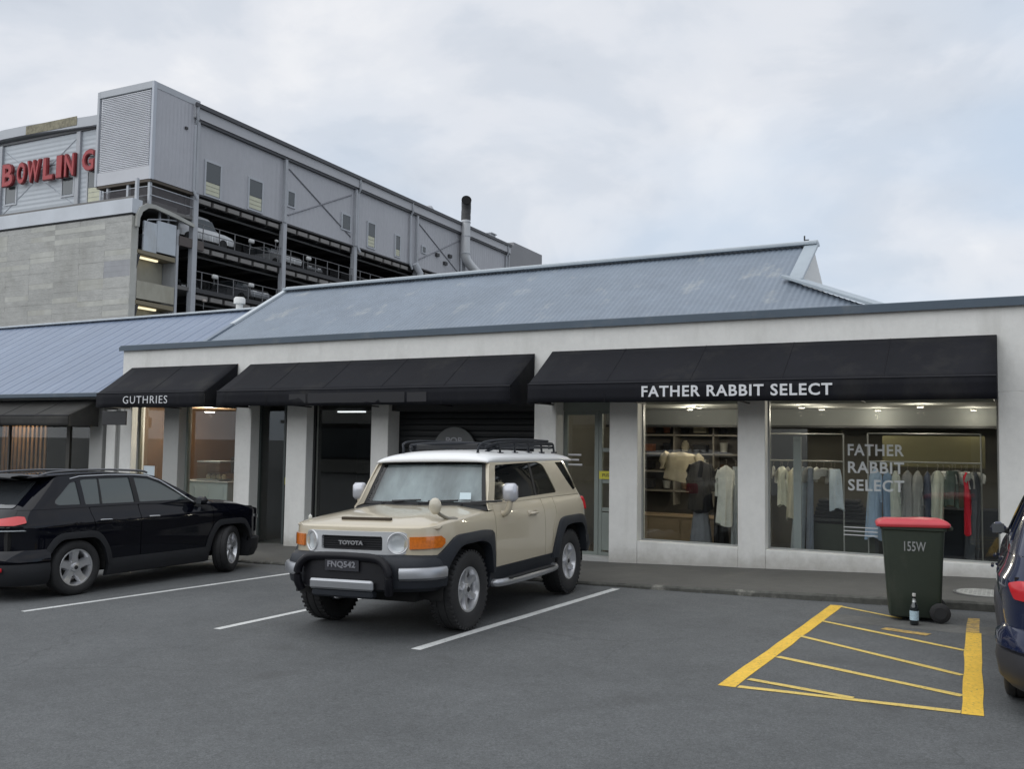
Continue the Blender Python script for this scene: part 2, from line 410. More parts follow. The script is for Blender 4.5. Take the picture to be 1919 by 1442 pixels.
# ================================================================ the shops
white_wall = mat('white_render', (.70, .695, .665), .8, var=[(.5, .05), (3, .04), (14, .03)], bump=(35, .25, .006), dirt=((.38, .37, .33), 1.3, (1, 1, .22), .52, .78, .55))
def grime(m):
    """splash dirt and scuffs near the foot of the wall, broken up by noise"""
    nt = m.node_tree; N = nt.nodes; L = nt.links; b = N['Principled BSDF']; src = b.inputs['Base Color'].links[0].from_socket
    g = N.new('ShaderNodeNewGeometry'); sp = N.new('ShaderNodeSeparateXYZ'); L.new(g.outputs['Position'], sp.inputs[0])
    sx = N.new('ShaderNodeMath'); sx.operation = 'MULTIPLY_ADD'; sx.inputs[1].default_value = -.028; L.new(sp.outputs[0], sx.inputs[0]); L.new(sp.outputs[2], sx.inputs[2])
    n = N.new('ShaderNodeTexNoise'); n.inputs['Scale'].default_value = 5; n.inputs['Detail'].default_value = 8; n.inputs['Roughness'].default_value = .7; L.new(g.outputs['Position'], n.inputs['Vector'])
    ad = N.new('ShaderNodeMath'); ad.operation = 'MULTIPLY_ADD'; ad.inputs[1].default_value = .45; L.new(n.outputs['Fac'], ad.inputs[0]); L.new(sx.outputs[0], ad.inputs[2])
    mr = N.new('ShaderNodeMapRange'); mr.inputs['From Min'].default_value = .27; mr.inputs['From Max'].default_value = .52; mr.inputs['To Min'].default_value = .55; mr.inputs['To Max'].default_value = 0; L.new(ad.outputs[0], mr.inputs[0])
    mx = N.new('ShaderNodeMixRGB'); L.new(mr.outputs[0], mx.inputs[0]); L.new(src, mx.inputs[1]); mx.inputs[2].default_value = (.27, .25, .21, 1); L.new(mx.outputs[0], b.inputs['Base Color'])
grime(white_wall)
grey_wall = mat('grey_render', (.40, .40, .385), .8, var=[(.7, .05), (6, .03)], bump=(35, .25, .006))
blue_trim = mat('dark_blue_flashing', (.058, .085, .115), .45, var=[(1.2, .12)], dirt=((.16, .17, .18), 2.2, (1, 1, 1), .58, .75, .4))
frame_m = mat('grey_green_frame', (.20, .225, .205), .5, var=[(3, .05)])
dark_frame = mat('dark_grey_frame', (.03, .031, .032), .5)
alu = mat('white_frame', (.50, .50, .48), .45)
win_glass = glass('shop_glass', (.90, .915, .90), 1.0)
shop = thing('shop_building', 'long single-storey white rendered shop building with three dark awnings and a blue iron roof', 'building', (-8, YF, 0))
def bx(name, x0, x1, y0, y1, z0, z1, m, parent=None, bev=0, M=None):
    """box in world coordinates under a parent standing at (px,py,0)"""
    p = parent or shop; q = p.location
    g = MB(); g.box(x0 - q[0], x1 - q[0], y0 - q[1], y1 - q[1], z0 - q[2], z1 - q[2], M, bev); return g.build(name, m, p)
def base(x): return gz(x, YF) - .3
D = .36
for x0, x1, m in [(-17.47, -17.10, white_wall), (-16.08, -15.62, grey_wall), (-13.98, -13.55, white_wall), (-12.60, -12.09, white_wall), (-10.53, -10.14, white_wall),
              (-7.11, -6.70, white_wall), (-5.74, -5.26, white_wall), (-3.66, -3.25, white_wall)]:
    bx('pillar', x0, x1, YF, YF + D, base(x0), 2.52, m, bev=.008)
bx('pillar', -.18, 9, YF, YF + D, -.4, 2.52, white_wall, bev=.008)
bx('wall', -17.45, 9, YF + .002, YF + D, 2.522, 3.672, white_wall)
for x0, x1, zt in [(-5.258, -3.662, .225), (-3.248, -.182, .225), (-15.618, -13.982, .02), (-12.088, -10.532, -.02)]:
    bx('sill_wall', x0, x1, YF + .004, YF + D, base(x0), zt, white_wall, bev=.006)
b = bx('parapet_cap', -17.52, 9, YF - .05, YF + .42, 3.674, 3.785, blue_trim, bev=.01)
bx('cap_drip', -17.53, 9, YF - .066, YF - .052, 3.66, 3.75, blue_trim)
bx('parapet_return', -17.45, -17.20, YF + D + .002, YF + 2.4, 2.6, 3.66, white_wall)

# corrugated main roof between two gable rakes
roof_m = mat('weathered_blue_iron', (.185, .222, .27), .55, var=[(.4, .10), (3, .07), (16, .05)], metal=.0, dirt=((.40, .41, .39), 1.9, (1, .45, 1), .58, .74, .5))
XL, XR, YR, ZR, KR = -15.71, -3.10, 17.12, 5.40, .6
def rz(y): return ZR - KR * (YR - y)
def corrug(name, x0, x1, ylo, yhi_f, zf, pitch, amp, m, parent, top=None, seg=6):
    nx = int((x1 - x0) / pitch * seg); P = [[], []]
    for i in range(nx + 1):
        x = x0 + (x1 - x0) * i / nx; dz = amp * math.cos(2 * PI * (x - x0) / pitch)
        for r_, y in ((0, ylo(x)), (1, yhi_f(x))): P[r_].append((x - parent.location[0], y - parent.location[1], zf(y) + dz))
    g = MB(); g.grid(P); return g.build(name, m, parent, smooth=60)
random.seed(3)
XH = -3.25
for k in range(16):                      # roofing sheets lapped side by side
    xa = XL + (XH - XL) * k / 16; xb = XL + (XH - XL) * (k + 1) / 16
    corrug('roof_sheet', xa, xb + .03, lambda x: 14.1, lambda x: YR - .01, lambda y, k=k: rz(y) + .003 * (k % 2), .095, .0065, roof_m, shop)
# lower hip at the right end, below the gable
def hip_hi(x): return clampf(15.66 - (x - XH) * .80, 14.1, 15.66)
corrug('roof_sheet', XH + .03, -1.36, lambda x: 14.1, hip_hi, lambda y: rz(y), .095, .0065, roof_m, shop)
g = MB(); X0, Y0 = shop.location[0], shop.location[1]
g.poly([(XH - X0, 15.66 - Y0, rz(15.66)), (-1.3 - X0, 14.1 - Y0, rz(14.1)), (-1.3 - X0, 20.2 - Y0, rz(14.1)), (XH - X0, 18.6 - Y0, rz(15.66))], [(0, 1, 2, 3)])
g.build('hip_roof', roof_m, shop)
g = MB(); g.poly([(XL - X0, YR - Y0, ZR - .01), (-3.2 - X0, YR - Y0, ZR - .01), (-3.2 - X0, 18.58 - Y0, rz(15.66)), (-2.6 - X0, 20.2 - Y0, ZR - KR * 3.1), (XL - X0, 20.2 - Y0, ZR - KR * 3.1)], [(0, 1, 2, 3, 4)])
g.build('rear_roof', roof_m, shop)
gable_m = mat('pale_gable', (.74, .74, .72), .7, var=[(1, .05)])
g = MB(); g.prism([(15.72 - Y0, rz(15.66)), (YR - Y0, ZR - .05), (18.5 - Y0, rz(15.66))], 0, -3.20 - X0, -3.14 - X0); g.build('gable', gable_m, shop)
g = MB(); g.prism([(14.1 - Y0, rz(14.1) - .3), (14.1 - Y0, rz(14.1) - .02), (YR - Y0, ZR - .03), (20.1 - Y0, rz(14.1) - .02), (20.1 - Y0, rz(14.1) - .3)], 0, XL - X0 - .0, XL - X0 + .08); g.build('gable', gable_m, shop)
flash_m = mat('roof_flashing', (.34, .39, .43), .4, var=[(2, .08)])
pale_flash = mat('pale_flashing', (.50, .54, .57), .4, var=[(2, .06)])
def beam(name, a, b_, w, h, m, parent, up=(0, 0, 1)):
    a, b_ = Vector(a), Vector(b_); d = b_ - a; L_ = d.length; d.normalize()
    s = d.cross(Vector(up)).normalized(); u = s.cross(d)
    M = Matrix((d, s, u)).transposed().to_4x4(); M.translation = a - Vector(parent.location if parent else (0, 0, 0))
    g = MB(); g.box(0, L_, -w / 2, w / 2, -h / 2, h / 2, M, min(w, h) * .12); return g.build(name, m, parent)
ZC = .035
# ridge capping, rakes and hips
beam('ridge_capping', (XL - .03, YR, ZR + .03), (-3.06, YR, ZR + .03), .30, .05, flash_m, shop)
beam('ridge_roll', (XL - .03, YR, ZR + .07), (-3.06, YR, ZR + .07), .08, .06, pale_flash, shop)
beam('rake_flashing', (XL - .02, 15.35, rz(15.35) + .03), (XL - .02, YR, ZR + .03), .14, .06, pale_flash, shop)
beam('rake_flashing', (XL - .02, 14.15, rz(14.15) + .02), (XL - .02, 15.34, rz(15.34) + .02), .12, .05, roof_m, shop)
beam('rake_flashing', (-3.16, 15.60, rz(15.60) + .04), (-3.16, YR, ZR + .04), .24, .05, flash_m, shop)
beam('hip_capping', (-3.30, 15.72, rz(15.72) + .05), (-1.26, 14.12, rz(14.12) + .05), .32, .05, flash_m, shop, up=(.25, -.2, 1))
g = MB(); g.tube([(-3.3 - X0, YR - Y0, ZR + .05), (-3.3 - X0, YR - Y0, ZR + .20)], .014); g.tube([(-3.3 - X0, YR - Y0, ZR + .12), (-3.22 - X0, YR - Y0, ZR + .12)], .01); g.build('roof_bracket', dark_frame, shop)

# --- windows and doors
def window(x0, x1, z0, z1, y=YF + .20, fm=frame_m, fw=.045, mull=(), glassm=None, name='window', parent=None, depth=.06, label=None):
    p = parent or shop; q = p.location; g = MB()
    g.box(x0 - q[0], x0 + fw - q[0], y - q[1], y + depth - q[1], z0, z1); g.box(x1 - fw - q[0], x1 - q[0], y - q[1], y + depth - q[1], z0, z1)
    g.box(x0 + fw - q[0], x1 - fw - q[0], y - q[1] + .002, y + depth - q[1] - .002, z0, z0 + fw); g.box(x0 + fw - q[0], x1 - fw - q[0], y - q[1] + .002, y + depth - q[1] - .002, z1 - fw, z1)
    for mx_ in mull: g.box(mx_ - fw / 2 - q[0], mx_ + fw / 2 - q[0], y - q[1] + .002, y + depth - q[1] - .002, z0 + fw, z1 - fw)
    o = g.build(name, fm, p); tag(o, label)
    xs_ = [x0 + fw] + sorted(mull) + [x1 - fw]
    for a, c in zip(xs_, xs_[1:]):
        g = MB(); g.box(a + .001 - q[0], c - .001 - q[0], y + .026 - q[1], y + .034 - q[1], z0 + fw + .001, z1 - fw - .001); g.build('pane', glassm or win_glass, o)
    return o
w_a = window(-5.258, -3.662, .227, 2.52, fw=.02, fm=mat('steel_trim', (.30, .31, .30), .4))
w_b = window(-3.248, -.182, .227, 2.52, fw=.02, fm=MATS['steel_trim'])
window(-15.618, -13.982, .022, 2.52, fw=.05, fm=frame_m, mull=())
window(-12.088, -10.532, -.018, 2.52, fw=.04, fm=dark_frame, mull=())
window(-17.098, -16.082, base(-17) + .3, 2.52, fw=.06, fm=mat('olive_frame', (.16, .155, .12), .5))
# glazed door bay of the clothes shop: fixed side light, panelled door
door = window(-6.05, -5.742, -.08, 2.30, y=YF + .30, fw=.055, fm=frame_m, name='door', label='grey green shop door with glazed upper panels')
q = shop.location
for z0_, z1_ in ((.0, .62),): bx('door_panel', -6.0, -5.79, YF + .305, YF + .345, z0_ + .0, z1_, frame_m, bev=.006)
for z0_, z1_ in ((.64, .70), (1.10, 1.16), (1.62, 1.68)):
    g = MB(); g.box(-5.99 - q[0], -5.80 - q[0], .308, .35, z0_, z1_); g.build('glazing_bar', frame_m, door)
window(-6.698, -6.058, -.10, 2.30, y=YF + .30, fw=.07, fm=frame_m)
bx('door_head', -6.698, -5.742, YF + .28, YF + .34, 2.302, 2.52, frame_m)
bx('threshold', -6.698, -5.742, YF + .02, YF + .36, -.32, -.085, grey_wall)
yel = mat('yellow_sticker', (.55, .50, .05), .5); whs = mat('white_vinyl', (.62, .62, .62), .5); paper = mat('white_paper', (.62, .70, .75), .6)
g = MB(); g.box(-6.04 - q[0], -5.75 - q[0], .294, .298, 1.17, 1.30); g.build('sticker', yel, door)
text_obj('PUSH', 'lettering', dark_frame, door, (-5.98 - q[0], .292, 1.21), FACE, height=.05, width=.17)
for zz, ww in ((1.56, .24), (1.475, .20), (1.395, .26)):
    g = MB(); g.box(-6.62 - q[0], -6.62 + ww - q[0], .321, .324, zz - .014, zz + .014); g.build('vinyl_line', whs, shop)
# middle shop: dark glazed door bay, window, slatted roller shutter
dk_glass = mat('dark_green_tinted_glass', (.012, .018, .018), .04, spec=.9)
d2 = window(-13.548, -12.602, -.45, 2.50, y=YF + .24, fw=.05, fm=mat('dark_green_frame', (.045, .055, .053), .4), name='door', mull=(-12.86,), label='dark glazed door')
g = MB(); g.box(-12.82 - q[0], -12.66 - q[0], .25, .256, 1.02, 1.12); g.build('sticker', mat('pale_sticker', (.5, .5, .42), .5), d2)
g = MB(); g.box(-12.84 - q[0], -12.65 - q[0], .25, .256, .84, .98); g.build('sticker', yel, d2)
g = MB(); g.box(-16.9 - q[0], -16.55 - q[0], .20, .204, .78, 1.12); g.build('notice', paper, shop)
shut_m = mat('black_shutter', (.012, .0135, .015), .5, spec=.3, var=[(3, .2)])
zc = -.25
while zc < 2.5:
    g = MB(); g.prism([(.36, zc), (.350, zc + .012), (.346, zc + .055), (.350, zc + .095), (.36, zc + .107)], 0, -10.13 - q[0], -7.12 - q[0]); g.build('shutter_slat', shut_m, shop); zc += .11
bx('shutter_box', -10.13, -7.12, YF + .10, YF + .40, 2.30, 2.51, dark_frame)
g = MB(); g.lathe([(0, .0), (.44, .0), (.44, .03), (0, .03)], axis=1, n=40); sg = g.build('round_sign', mat('black_sign_face', (.003, .003, .005), .6, spec=.1), shop, loc=(-8.86 - q[0], .27, 1.55))
g = MB(); g.lathe([(.44, -.004), (.465, -.004), (.465, .034), (.44, .034)], axis=1, n=40); g.build('sign_ring', mat('grey_ring', (.10, .105, .105), .5), sg)
text_obj('POR', 'lettering', mat('grey_lettering', (.34, .34, .37), .6), sg, (-.18, -.004, .16), FACE, height=.12, width=.37, bold=.02)
text_obj('STORE', 'lettering', MATS['grey_lettering'], sg, (-.18, -.004, -.02), FACE, height=.09, width=.37, bold=.02)
# ---------------------------------------------------------------- interiors (parts of the shop building)
def room(x0, x1, y1, z0, z1, wall, floor, ceil, parent=None, y0=YF + .40):
    p = parent or shop; q = p.location
    def B(n, *a): g = MB(); g.box(a[0] - q[0], a[1] - q[0], a[2] - q[1], a[3] - q[1], a[4], a[5]); return g.build(n, a[6], p)
    B('floor', x0, x1, y0 - .05, y1, z0 - .06, z0, floor); B('ceiling', x0, x1, y0 - .03, y1, z1, z1 + .06, ceil)
    B('back_wall', x0, x1, y1, y1 + .08, z0, z1, wall); B('side_wall', x0 - .04, x0 + .03, y0 + .005, y1, z0, z1, wall); B('side_wall', x1 - .03, x1 + .04, y0 + .005, y1, z0, z1, wall)
shop_wall = mat('shop_wall_paint', (.135, .128, .105), .8, var=[(.7, .12), (3, .06)]); shop_floor = mat('shop_floor_boards', (.16, .13, .10), .4, var=[(2, .1)]); shop_ceil = mat('shop_ceiling', (.30, .31, .29), .8)
room(-6.93, .6, 17.6, -.1, 2.40, shop_wall, shop_floor, shop_ceil)
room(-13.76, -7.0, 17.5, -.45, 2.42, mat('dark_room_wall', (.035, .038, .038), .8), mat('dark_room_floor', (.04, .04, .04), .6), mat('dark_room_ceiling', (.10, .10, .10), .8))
room(-17.40, -13.84, 18.5, -.5, 2.42, mat('brown_timber_wall', (.115, .062, .03), .6, var=[(2, .15)]), mat('cafe_floor', (.08, .06, .045), .5), mat('brown_ceiling', (.20, .12, .06), .7))
warm = mat('lit_lamp', (1, .9, .7), .5, emit=((1, .86, .62), 14)); warm_lo = mat('lit_downlight', (1, .9, .7), .5, emit=((1, .9, .75), 5)); cool = mat('lit_tube', (.9, .95, 1), .5, emit=((.9, .95, 1), 1.0))
def light(parent, loc, power, col=(1, .85, .62), r=.08):
    l = bpy.data.lights.new('bulb', 'POINT'); l.energy = power; l.color = col; l.shadow_soft_size = r
    return link('bulb', l, parent, loc)
def down(x, y, z, label, power=14, size=.04, m=None, group=None, col=(1, .90, .76)):
    t = thing('ceiling_lamp', label, 'lamp', (x, y, z), group=group)
    g = MB(); g.lathe([(size * 1.25, 0), (size * 1.25, -.03), (size, -.034), (size, -.01)], n=20); g.build('housing', mat('lamp_housing', (.5, .5, .48), .5), t)
    g = MB(); g.lathe([(0, -.018), (size * .9, -.018), (size * .9, -.012)], n=20); g.build('diffuser', m or warm_lo, t)
    light(t, (0, 0, -.12), power, col, .05); return t
down(-15.87, 14.9, 2.36, 'bright round ceiling lamp behind the window under the lettered small awning', 75, .10, warm)
down(-2.75, 15.6, 2.385, 'small lit downlight nearest the left edge of the large clothes shop window', 7)
down(-1.95, 16.1, 2.385, 'small lit downlight above the lettering of the large clothes shop window', 7)
down(-.55, 16.1, 2.385, 'small lit downlight above the red garment in the large clothes shop window', 6)
down(-4.9, 15.4, 2.385, 'small lit downlight behind the narrow clothes shop window', 14)
t = thing('ceiling_light', 'short dim strip light on the ceiling of the dark middle shop', 'lamp', (-12.65, 15.9, 2.38)); g = MB(); g.box(-.35, .35, -.05, .05, -.03, .0); g.build('diffuser', cool, t); g = MB(); g.box(-.38, .38, -.07, .07, .0, .04); g.build('housing', MATS['lamp_housing'], t)

# ---- the left shop with its low roof, eave and awning
low = thing('low_shop', 'lower shop at the left edge with a sloping blue ribbed roof and grey awning', 'building', (-21, YF, 0))
ql = low.location
blue_roof = mat('blue_ribbed_iron', (.175, .218, .30), .42, var=[(.5, .06), (4, .03)], dirt=((.32, .38, .48), .9, (1, .3, 1), .55, .75, .35))
EY, EZ, RYL, RZL = 13.50, 2.70, 17.57, 5.08
kl = (RZL - EZ) / (RYL - EY)
def lz(y): return EZ + kl * (y - EY)
random.seed(5)
xx = -30.6
while xx < -15.8:
    x2 = min(xx + .50, -15.78)
    g = MB(); dz = random.uniform(-.004, .004)
    prof = [(xx, 0), (xx + .02, .016), (xx + .05, .016), (xx + .07, 0), (xx + .27, .0), (xx + .285, .006), (xx + .315, .006), (xx + .33, 0), (x2, 0)]
    prof = [(a, c) for a, c in prof if a <= x2]
    lo = EY if xx < -17.5 else YF + .44
    g.grid([[(a - ql[0], yy - ql[1], lz(yy) + c + dz) for a, c in prof] for yy in (lo, (lo + RYL) / 2, RYL)])
    g.build('roof_sheet', blue_roof, low); xx += .50
g = MB(); g.poly([(-30.6 - ql[0], RYL - ql[1], RZL), (-15.8 - ql[0], RYL - ql[1], RZL), (-15.8 - ql[0], 21 - ql[1], 3), (-30.6 - ql[0], 21 - ql[1], 3)], [(0, 1, 2, 3)]); g.build('rear_roof', blue_roof, low)
beam('ridge_capping', (-30.6, RYL, RZL + .03), (-15.85, RYL, RZL + .03), .26, .05, pale_flash, low)
beam('gutter', (-30.6, EY - .05, EZ - .03), (-17.50, EY - .05, EZ - .03), .12, .10, blue_trim, low)
def bl(name, x0, x1, y0, y1, z0, z1, m, bev=0): return bx(name, x0, x1, y0, y1, z0, z1, m, low, bev)
bl('pillar', -18.52, -18.08, YF + .02, YF + .4, -.9, 2.5, grey_wall, .008); bl('pillar', -17.90, -17.60, YF - .02, YF + .4, -.9, 2.35, white_wall, .008)
bl('recess_panel', -18.078, -17.902, YF + .25, YF + .3, -.9, 2.5, dark_frame); bl('joint', -17.598, -17.472, YF + .03, YF + .3, -.9, 2.5, mat('grey_joint', (.25, .25, .24), .7))
bl('lintel', -30, -17.48, YF + .03, YF + .4, 2.502, 2.69, grey_wall)
window(-24.3, -19.45, -.3, 2.50, y=YF + .15, fm=mat('brown_frame', (.06, .055, .045), .5), fw=.06, mull=(-21.7,), parent=low)
window(-19.448, -18.522, -.8, 2.50, y=YF + .15, fm=MATS['brown_frame'], fw=.06, parent=low)
bl('wall', -30, -24.302, YF + .03, YF + .4, -.9, 2.5, white_wall); bl('sill_wall', -24.3, -19.45, YF + .03, YF + .4, -.9, -.302, grey_wall)
room(-32, -17.95, 18.5, -.7, 2.45, mat('cafe_dark_wall', (.075, .07, .05), .7), MATS['cafe_floor'], MATS['brown_ceiling'], low, y0=YF + .41)
def fur(name, label, cat, x0, x1, y0, y1, z0, z1, m, extra=None):
    t = thing(name, label, cat, ((x0 + x1) / 2, (y0 + y1) / 2, z0)); w, d, h = (x1 - x0) / 2, (y1 - y0) / 2, z1 - z0
    return t, w, d, h
t, w_, d_, h_ = fur('timber_screen', 'warm lit timber slat screen behind the left shop window', 'screen', -24.3, -22.35, 15.4, 15.5, -.7, 2.3, None)
tm = mat('warm_timber', (.26, .14, .06), .5, var=[(3, .2)], space='world')
for i in range(11):
    g = MB(); x = -w_ + .07 + i * (2 * w_ - .14) / 10; g.box(x - .045, x + .045, -.02, .02, .05, h_, bev=.004); g.build('slat', tm, t)
for z in (.0, h_ - .05): g = MB(); g.box(-w_, w_, -.045, -.022, z, z + .06); g.build('rail', tm, t)
down(-23.2, 14.8, 2.42, 'small ceiling lamp in front of the timber screen in the left shop', 28)

# counter in the cafe
t = thing('counter', 'white serving counter with a glass cabinet behind the window under the small awning', 'counter', (-15.85, 15.0, -.45))
cm = mat('white_counter', (.55, .62, .62), .35, var=[(2, .06)])
g = MB(); g.box(-.62, .80, -.3, .35, 0, 1.22, bev=.01); g.build('body', cm, t)
g = MB(); g.box(-.66, .84, -.34, .38, 1.221, 1.255, bev=.006); g.build('top', mat('counter_top', (.45, .46, .45), .3), t)
for i in range(3): g = MB(); g.box(-.60 + i * .44, -.19 + i * .44, -.312, -.301, .08, 1.16, bev=.004); g.build('front_panel', cm, t)
t = thing('glass_cabinet', 'small glass food cabinet standing on the white counter', 'cabinet', (-15.7, 15.0, .81))
g = MB(); g.box(-.35, .35, -.25, .25, 0, .03); g.box(-.35, .35, -.25, .25, .40, .43); g.build('shelf', mat('cabinet_metal', (.35, .38, .38), .4, .4), t)
g = MB(); g.box(-.34, .34, -.245, -.238, .03, .40); g.build('pane', win_glass, t)
for i in range(4): g = MB(); g.lathe([(0, 0), (.045, .0), (.06, .06), (.03, .10), (0, .10)], (-.24 + .16 * i, 0, .03), n=10); g.build('cake', mat('pastry', (.6, .5, .35), .7), t)
t = thing('coffee_machine', 'dark coffee machine on the back shelf of the shop with the bright lamp', 'coffee machine', (-16.6, 16.6, -.15))
g = MB(); g.box(-.8, .6, -.3, .3, 0, 1.05); g.build('bench', mat('dark_bench', (.06, .035, .02), .6), t)
g = MB(); g.box(-.1, .5, -.22, .22, 1.06, 1.45, bev=.03); g.build('body', mat('machine_metal', (.05, .05, .05), .3, .5), t)
g = MB(); g.tube([(0, -.24, 1.2), (.0, -.24, 1.1)], .02); g.tube([(.25, -.24, 1.2), (.25, -.24, 1.1)], .02); g.build('spout', dark_frame, t)

# ---- awnings
awn_m = mat('black_canvas', (.008, .0085, .012), .8, spec=.22, var=[(.8, .15), (7, .1)], bump=(220, .25, .002), dirt=((.030, .029, .027), 1.3, (1, 1, .5), .52, .74, .7))
awn_grey = mat('charcoal_canvas', (.040, .039, .037), .8, spec=.25, var=[(.8, .12), (7, .1)], bump=(220, .25, .002), dirt=((.085, .08, .07), 1.1, (1, 1, 1), .52, .75, .5))
fold_m = mat('canvas_edge', (.022, .023, .028), .7, spec=.3)
seam_m = mat('canvas_seam', (.016, .016, .019), .8, spec=.2)
def awning(x0, x1, zt, zb, zf, yf, label, m=awn_m, yw=YF, sag=.012):
    t = thing('awning', label, 'awning', (x0, yw, zb)); W = x1 - x0; F = yf - yw
    n_ = max(6, int(W / .25)); P = []
    for j in range(9):
        s_ = j / 8; row = []
        for i in range(n_ + 1):
            u_ = i / n_ * W; panel = 1.1
            sg_ = sag * math.sin(PI * s_) * (1 + .5 * math.sin(u_ * 2 * PI / panel))
            row.append((u_, F * s_ - .004, (zt - zb) + ((zf - zb) - (zt - zb)) * s_ - sg_))
        P.append(row)
    g = MB(); g.grid(P); o = g.build('canopy', m, t, smooth=50)
    so = o.modifiers.new('thick', 'SOLIDIFY'); so.thickness = .006; so.offset = -1
    rng = random.Random(int(x0 * 10)); P = []
    for j in range(4):
        P.append([(i / n_ * W, F - .006 - .008 * (j / 3) * math.sin(i * .9 + 1) + .002 * rng.uniform(-1, 1), (zf - zb) * (1 - j / 3) + (.004 * math.sin(i * .55) if j == 3 else 0)) for i in range(n_ + 1)])
    g = MB(); g.grid(P); o = g.build('valance', m, t, smooth=60); so = o.modifiers.new('thick', 'SOLIDIFY'); so.thickness = .006; so.offset = 0
    for i in range(1, max(2, int(W / 1.15))):
        x = W * i / max(2, int(W / 1.15)); g = MB()
        g.tube([(x, F * k_ / 6 - .004, (zt - zb) + (zf - zt) * k_ / 6 - sag * math.sin(PI * k_ / 6) * (1 + .5 * math.sin(x * 2 * PI / 1.1)) + .003) for k_ in range(7)] + [(x, F - .012, 0.005)], .0045, 4); g.build('seam', seam_m, t)
    for x in (.0, W):
        g = MB(); g.prism([(-.02, 0), (-.02, zt - zb - .02), (F + .01, zf - zb - .01), (F + .01, 0)], 0, x - .004, x + .004); g.build('side_panel', m, t)
    g = MB(); g.tube([(0, F - .008, zf - zb + .004), (W, F - .008, zf - zb + .004)], .011, 6); g.build('front_bar', fold_m, t)
    g = MB()
    for i in range(max(2, int(W / 1.4)) + 1):
        x = .03 + (W - .06) * i / max(2, int(W / 1.4))
        g.tube([(x, -.01, zt - zb - .04), (x, F + .02, zf - zb - .03)], .013, 5); g.tube([(x, -.01, .01), (x, F + .02, .03)], .013, 5)
    g.tube([(0, F + .02, .02), (W, F + .02, .02)], .013, 5); g.build('frame', mat('awning_frame', (.04, .04, .04), .5, .5), t)
    return t
let = mat('white_lettering', (.66, .67, .69), .5)
a1 = awning(-6.78, -.18, 3.285, 2.38, 2.675, 12.95, 'widest black awning, with white shop lettering on its front flap')
text_obj('FATHER RABBIT SELECT', 'lettering', let, a1, (1.92, -.892, .075), FACE, height=.165, width=2.72, bold=.022, space=1.12)
a2 = awning(-13.61, -7.11, 3.26, 2.37, 2.66, 12.95, 'middle black awning above the roller shutter, without lettering')
g = MB(); g.box(2.30, 4.45, -.884, -.879, .045, .225); g.build('blanked_lettering', mat('black_patch', (.006, .006, .009), .6), a2)
for xa_ in (1.85, 4.5): g = MB(); g.box(xa_, xa_ + .4, -.884, -.879, .05, .215); g.build('blanked_lettering', mat('black_patch_faint', (.010, .010, .013), .6), a2)
a3 = awning(-17.15, -13.95, 3.28, 2.36, 2.66, 12.95, 'smallest black awning, at the left end of the white building, with thin white lettering')
text_obj('GUTHRIES', 'lettering', let, a3, (.86, -.892, .08), FACE, height=.155, width=1.32, bold=-.006, space=1.15)
a4 = awning(-30, -18.05, 2.58, 1.97, 2.20, 12.95, 'faded charcoal awning hanging below the blue roof at the left edge', awn_grey, yw=YF - .1)
hs = thing('hanging_sign', 'small black board hanging under the left end of the lettered small awning', 'sign', (-16.9, 13.2, 2.30))
g = MB(); g.box(-.36, .40, -.015, .015, -.30, -.0, bev=.004); g.build('board', mat('black_board', (.006, .006, .008), .35), hs)
g = MB(); g.tube([(-.3, 0, 0), (-.3, 0, .22)], .006, 5); g.tube([(.34, 0, 0), (.34, 0, .22)], .006, 5); g.build('hanger', dark_frame, hs)
g = MB(); g.box(-.26, .30, -.019, -.016, -.155, -.145); g.build('faint_lettering', mat('dim_print', (.03, .025, .03), .6), hs)

# window lettering
for txt, z in (('FATHER', 1.635), ('RABBIT', 1.385), ('SELECT', 1.13)):
    text_obj(txt, 'lettering', mat('window_vinyl', (.50, .52, .52), .5), w_b, (-2.115 - q[0], .222, z), FACE, height=.165, width=.75, bold=.02, space=1.1)
for z in (.60, .545, .49): g = MB(); g.box(-2.18 - q[0], -1.72 - q[0], .218, .2195, z, z + .012); g.build('small_print', whs, w_b)

down(-1.2, 14.75, 2.385, 'added downlight brightening the clothes, close to the glass at the right of the large shop window', 8)  # this and the next two are added lamps to brighten the clothes
down(-2.9, 14.75, 2.385, 'added downlight brightening the clothes, close to the glass at the left of the large shop window', 8)
down(-4.5, 14.6, 2.385, 'added downlight brightening the clothes, close to the glass of the narrow shop window', 8)
# bulkhead lit by the downlights, display posts
pale_bk = mat('pale_bulkhead', (.17, .18, .175), .8, var=[(2, .05)])
bx('bulkhead', -6.9, .55, 16.45, 16.6, 2.12, 2.399, pale_bk)
bx('bulkhead_edge', -6.9, .55, 16.42, 16.62, 2.08, 2.119, dark_frame)
bx('display_post', -2.97, -2.86, 14.45, 14.52, -.1, 1.90, mat('pale_post', (.42, .46, .48), .5))
bx('wall_panel', -3.75, -3.1, 16.2, 16.25, .9, 2.05, mat('slate_panel', (.07, .08, .10), .6))
bx('wall_panel', -1.9, -.4, 16.2, 16.25, 1.45, 1.95, mat('olive_wall_panel', (.16, .15, .075), .6))
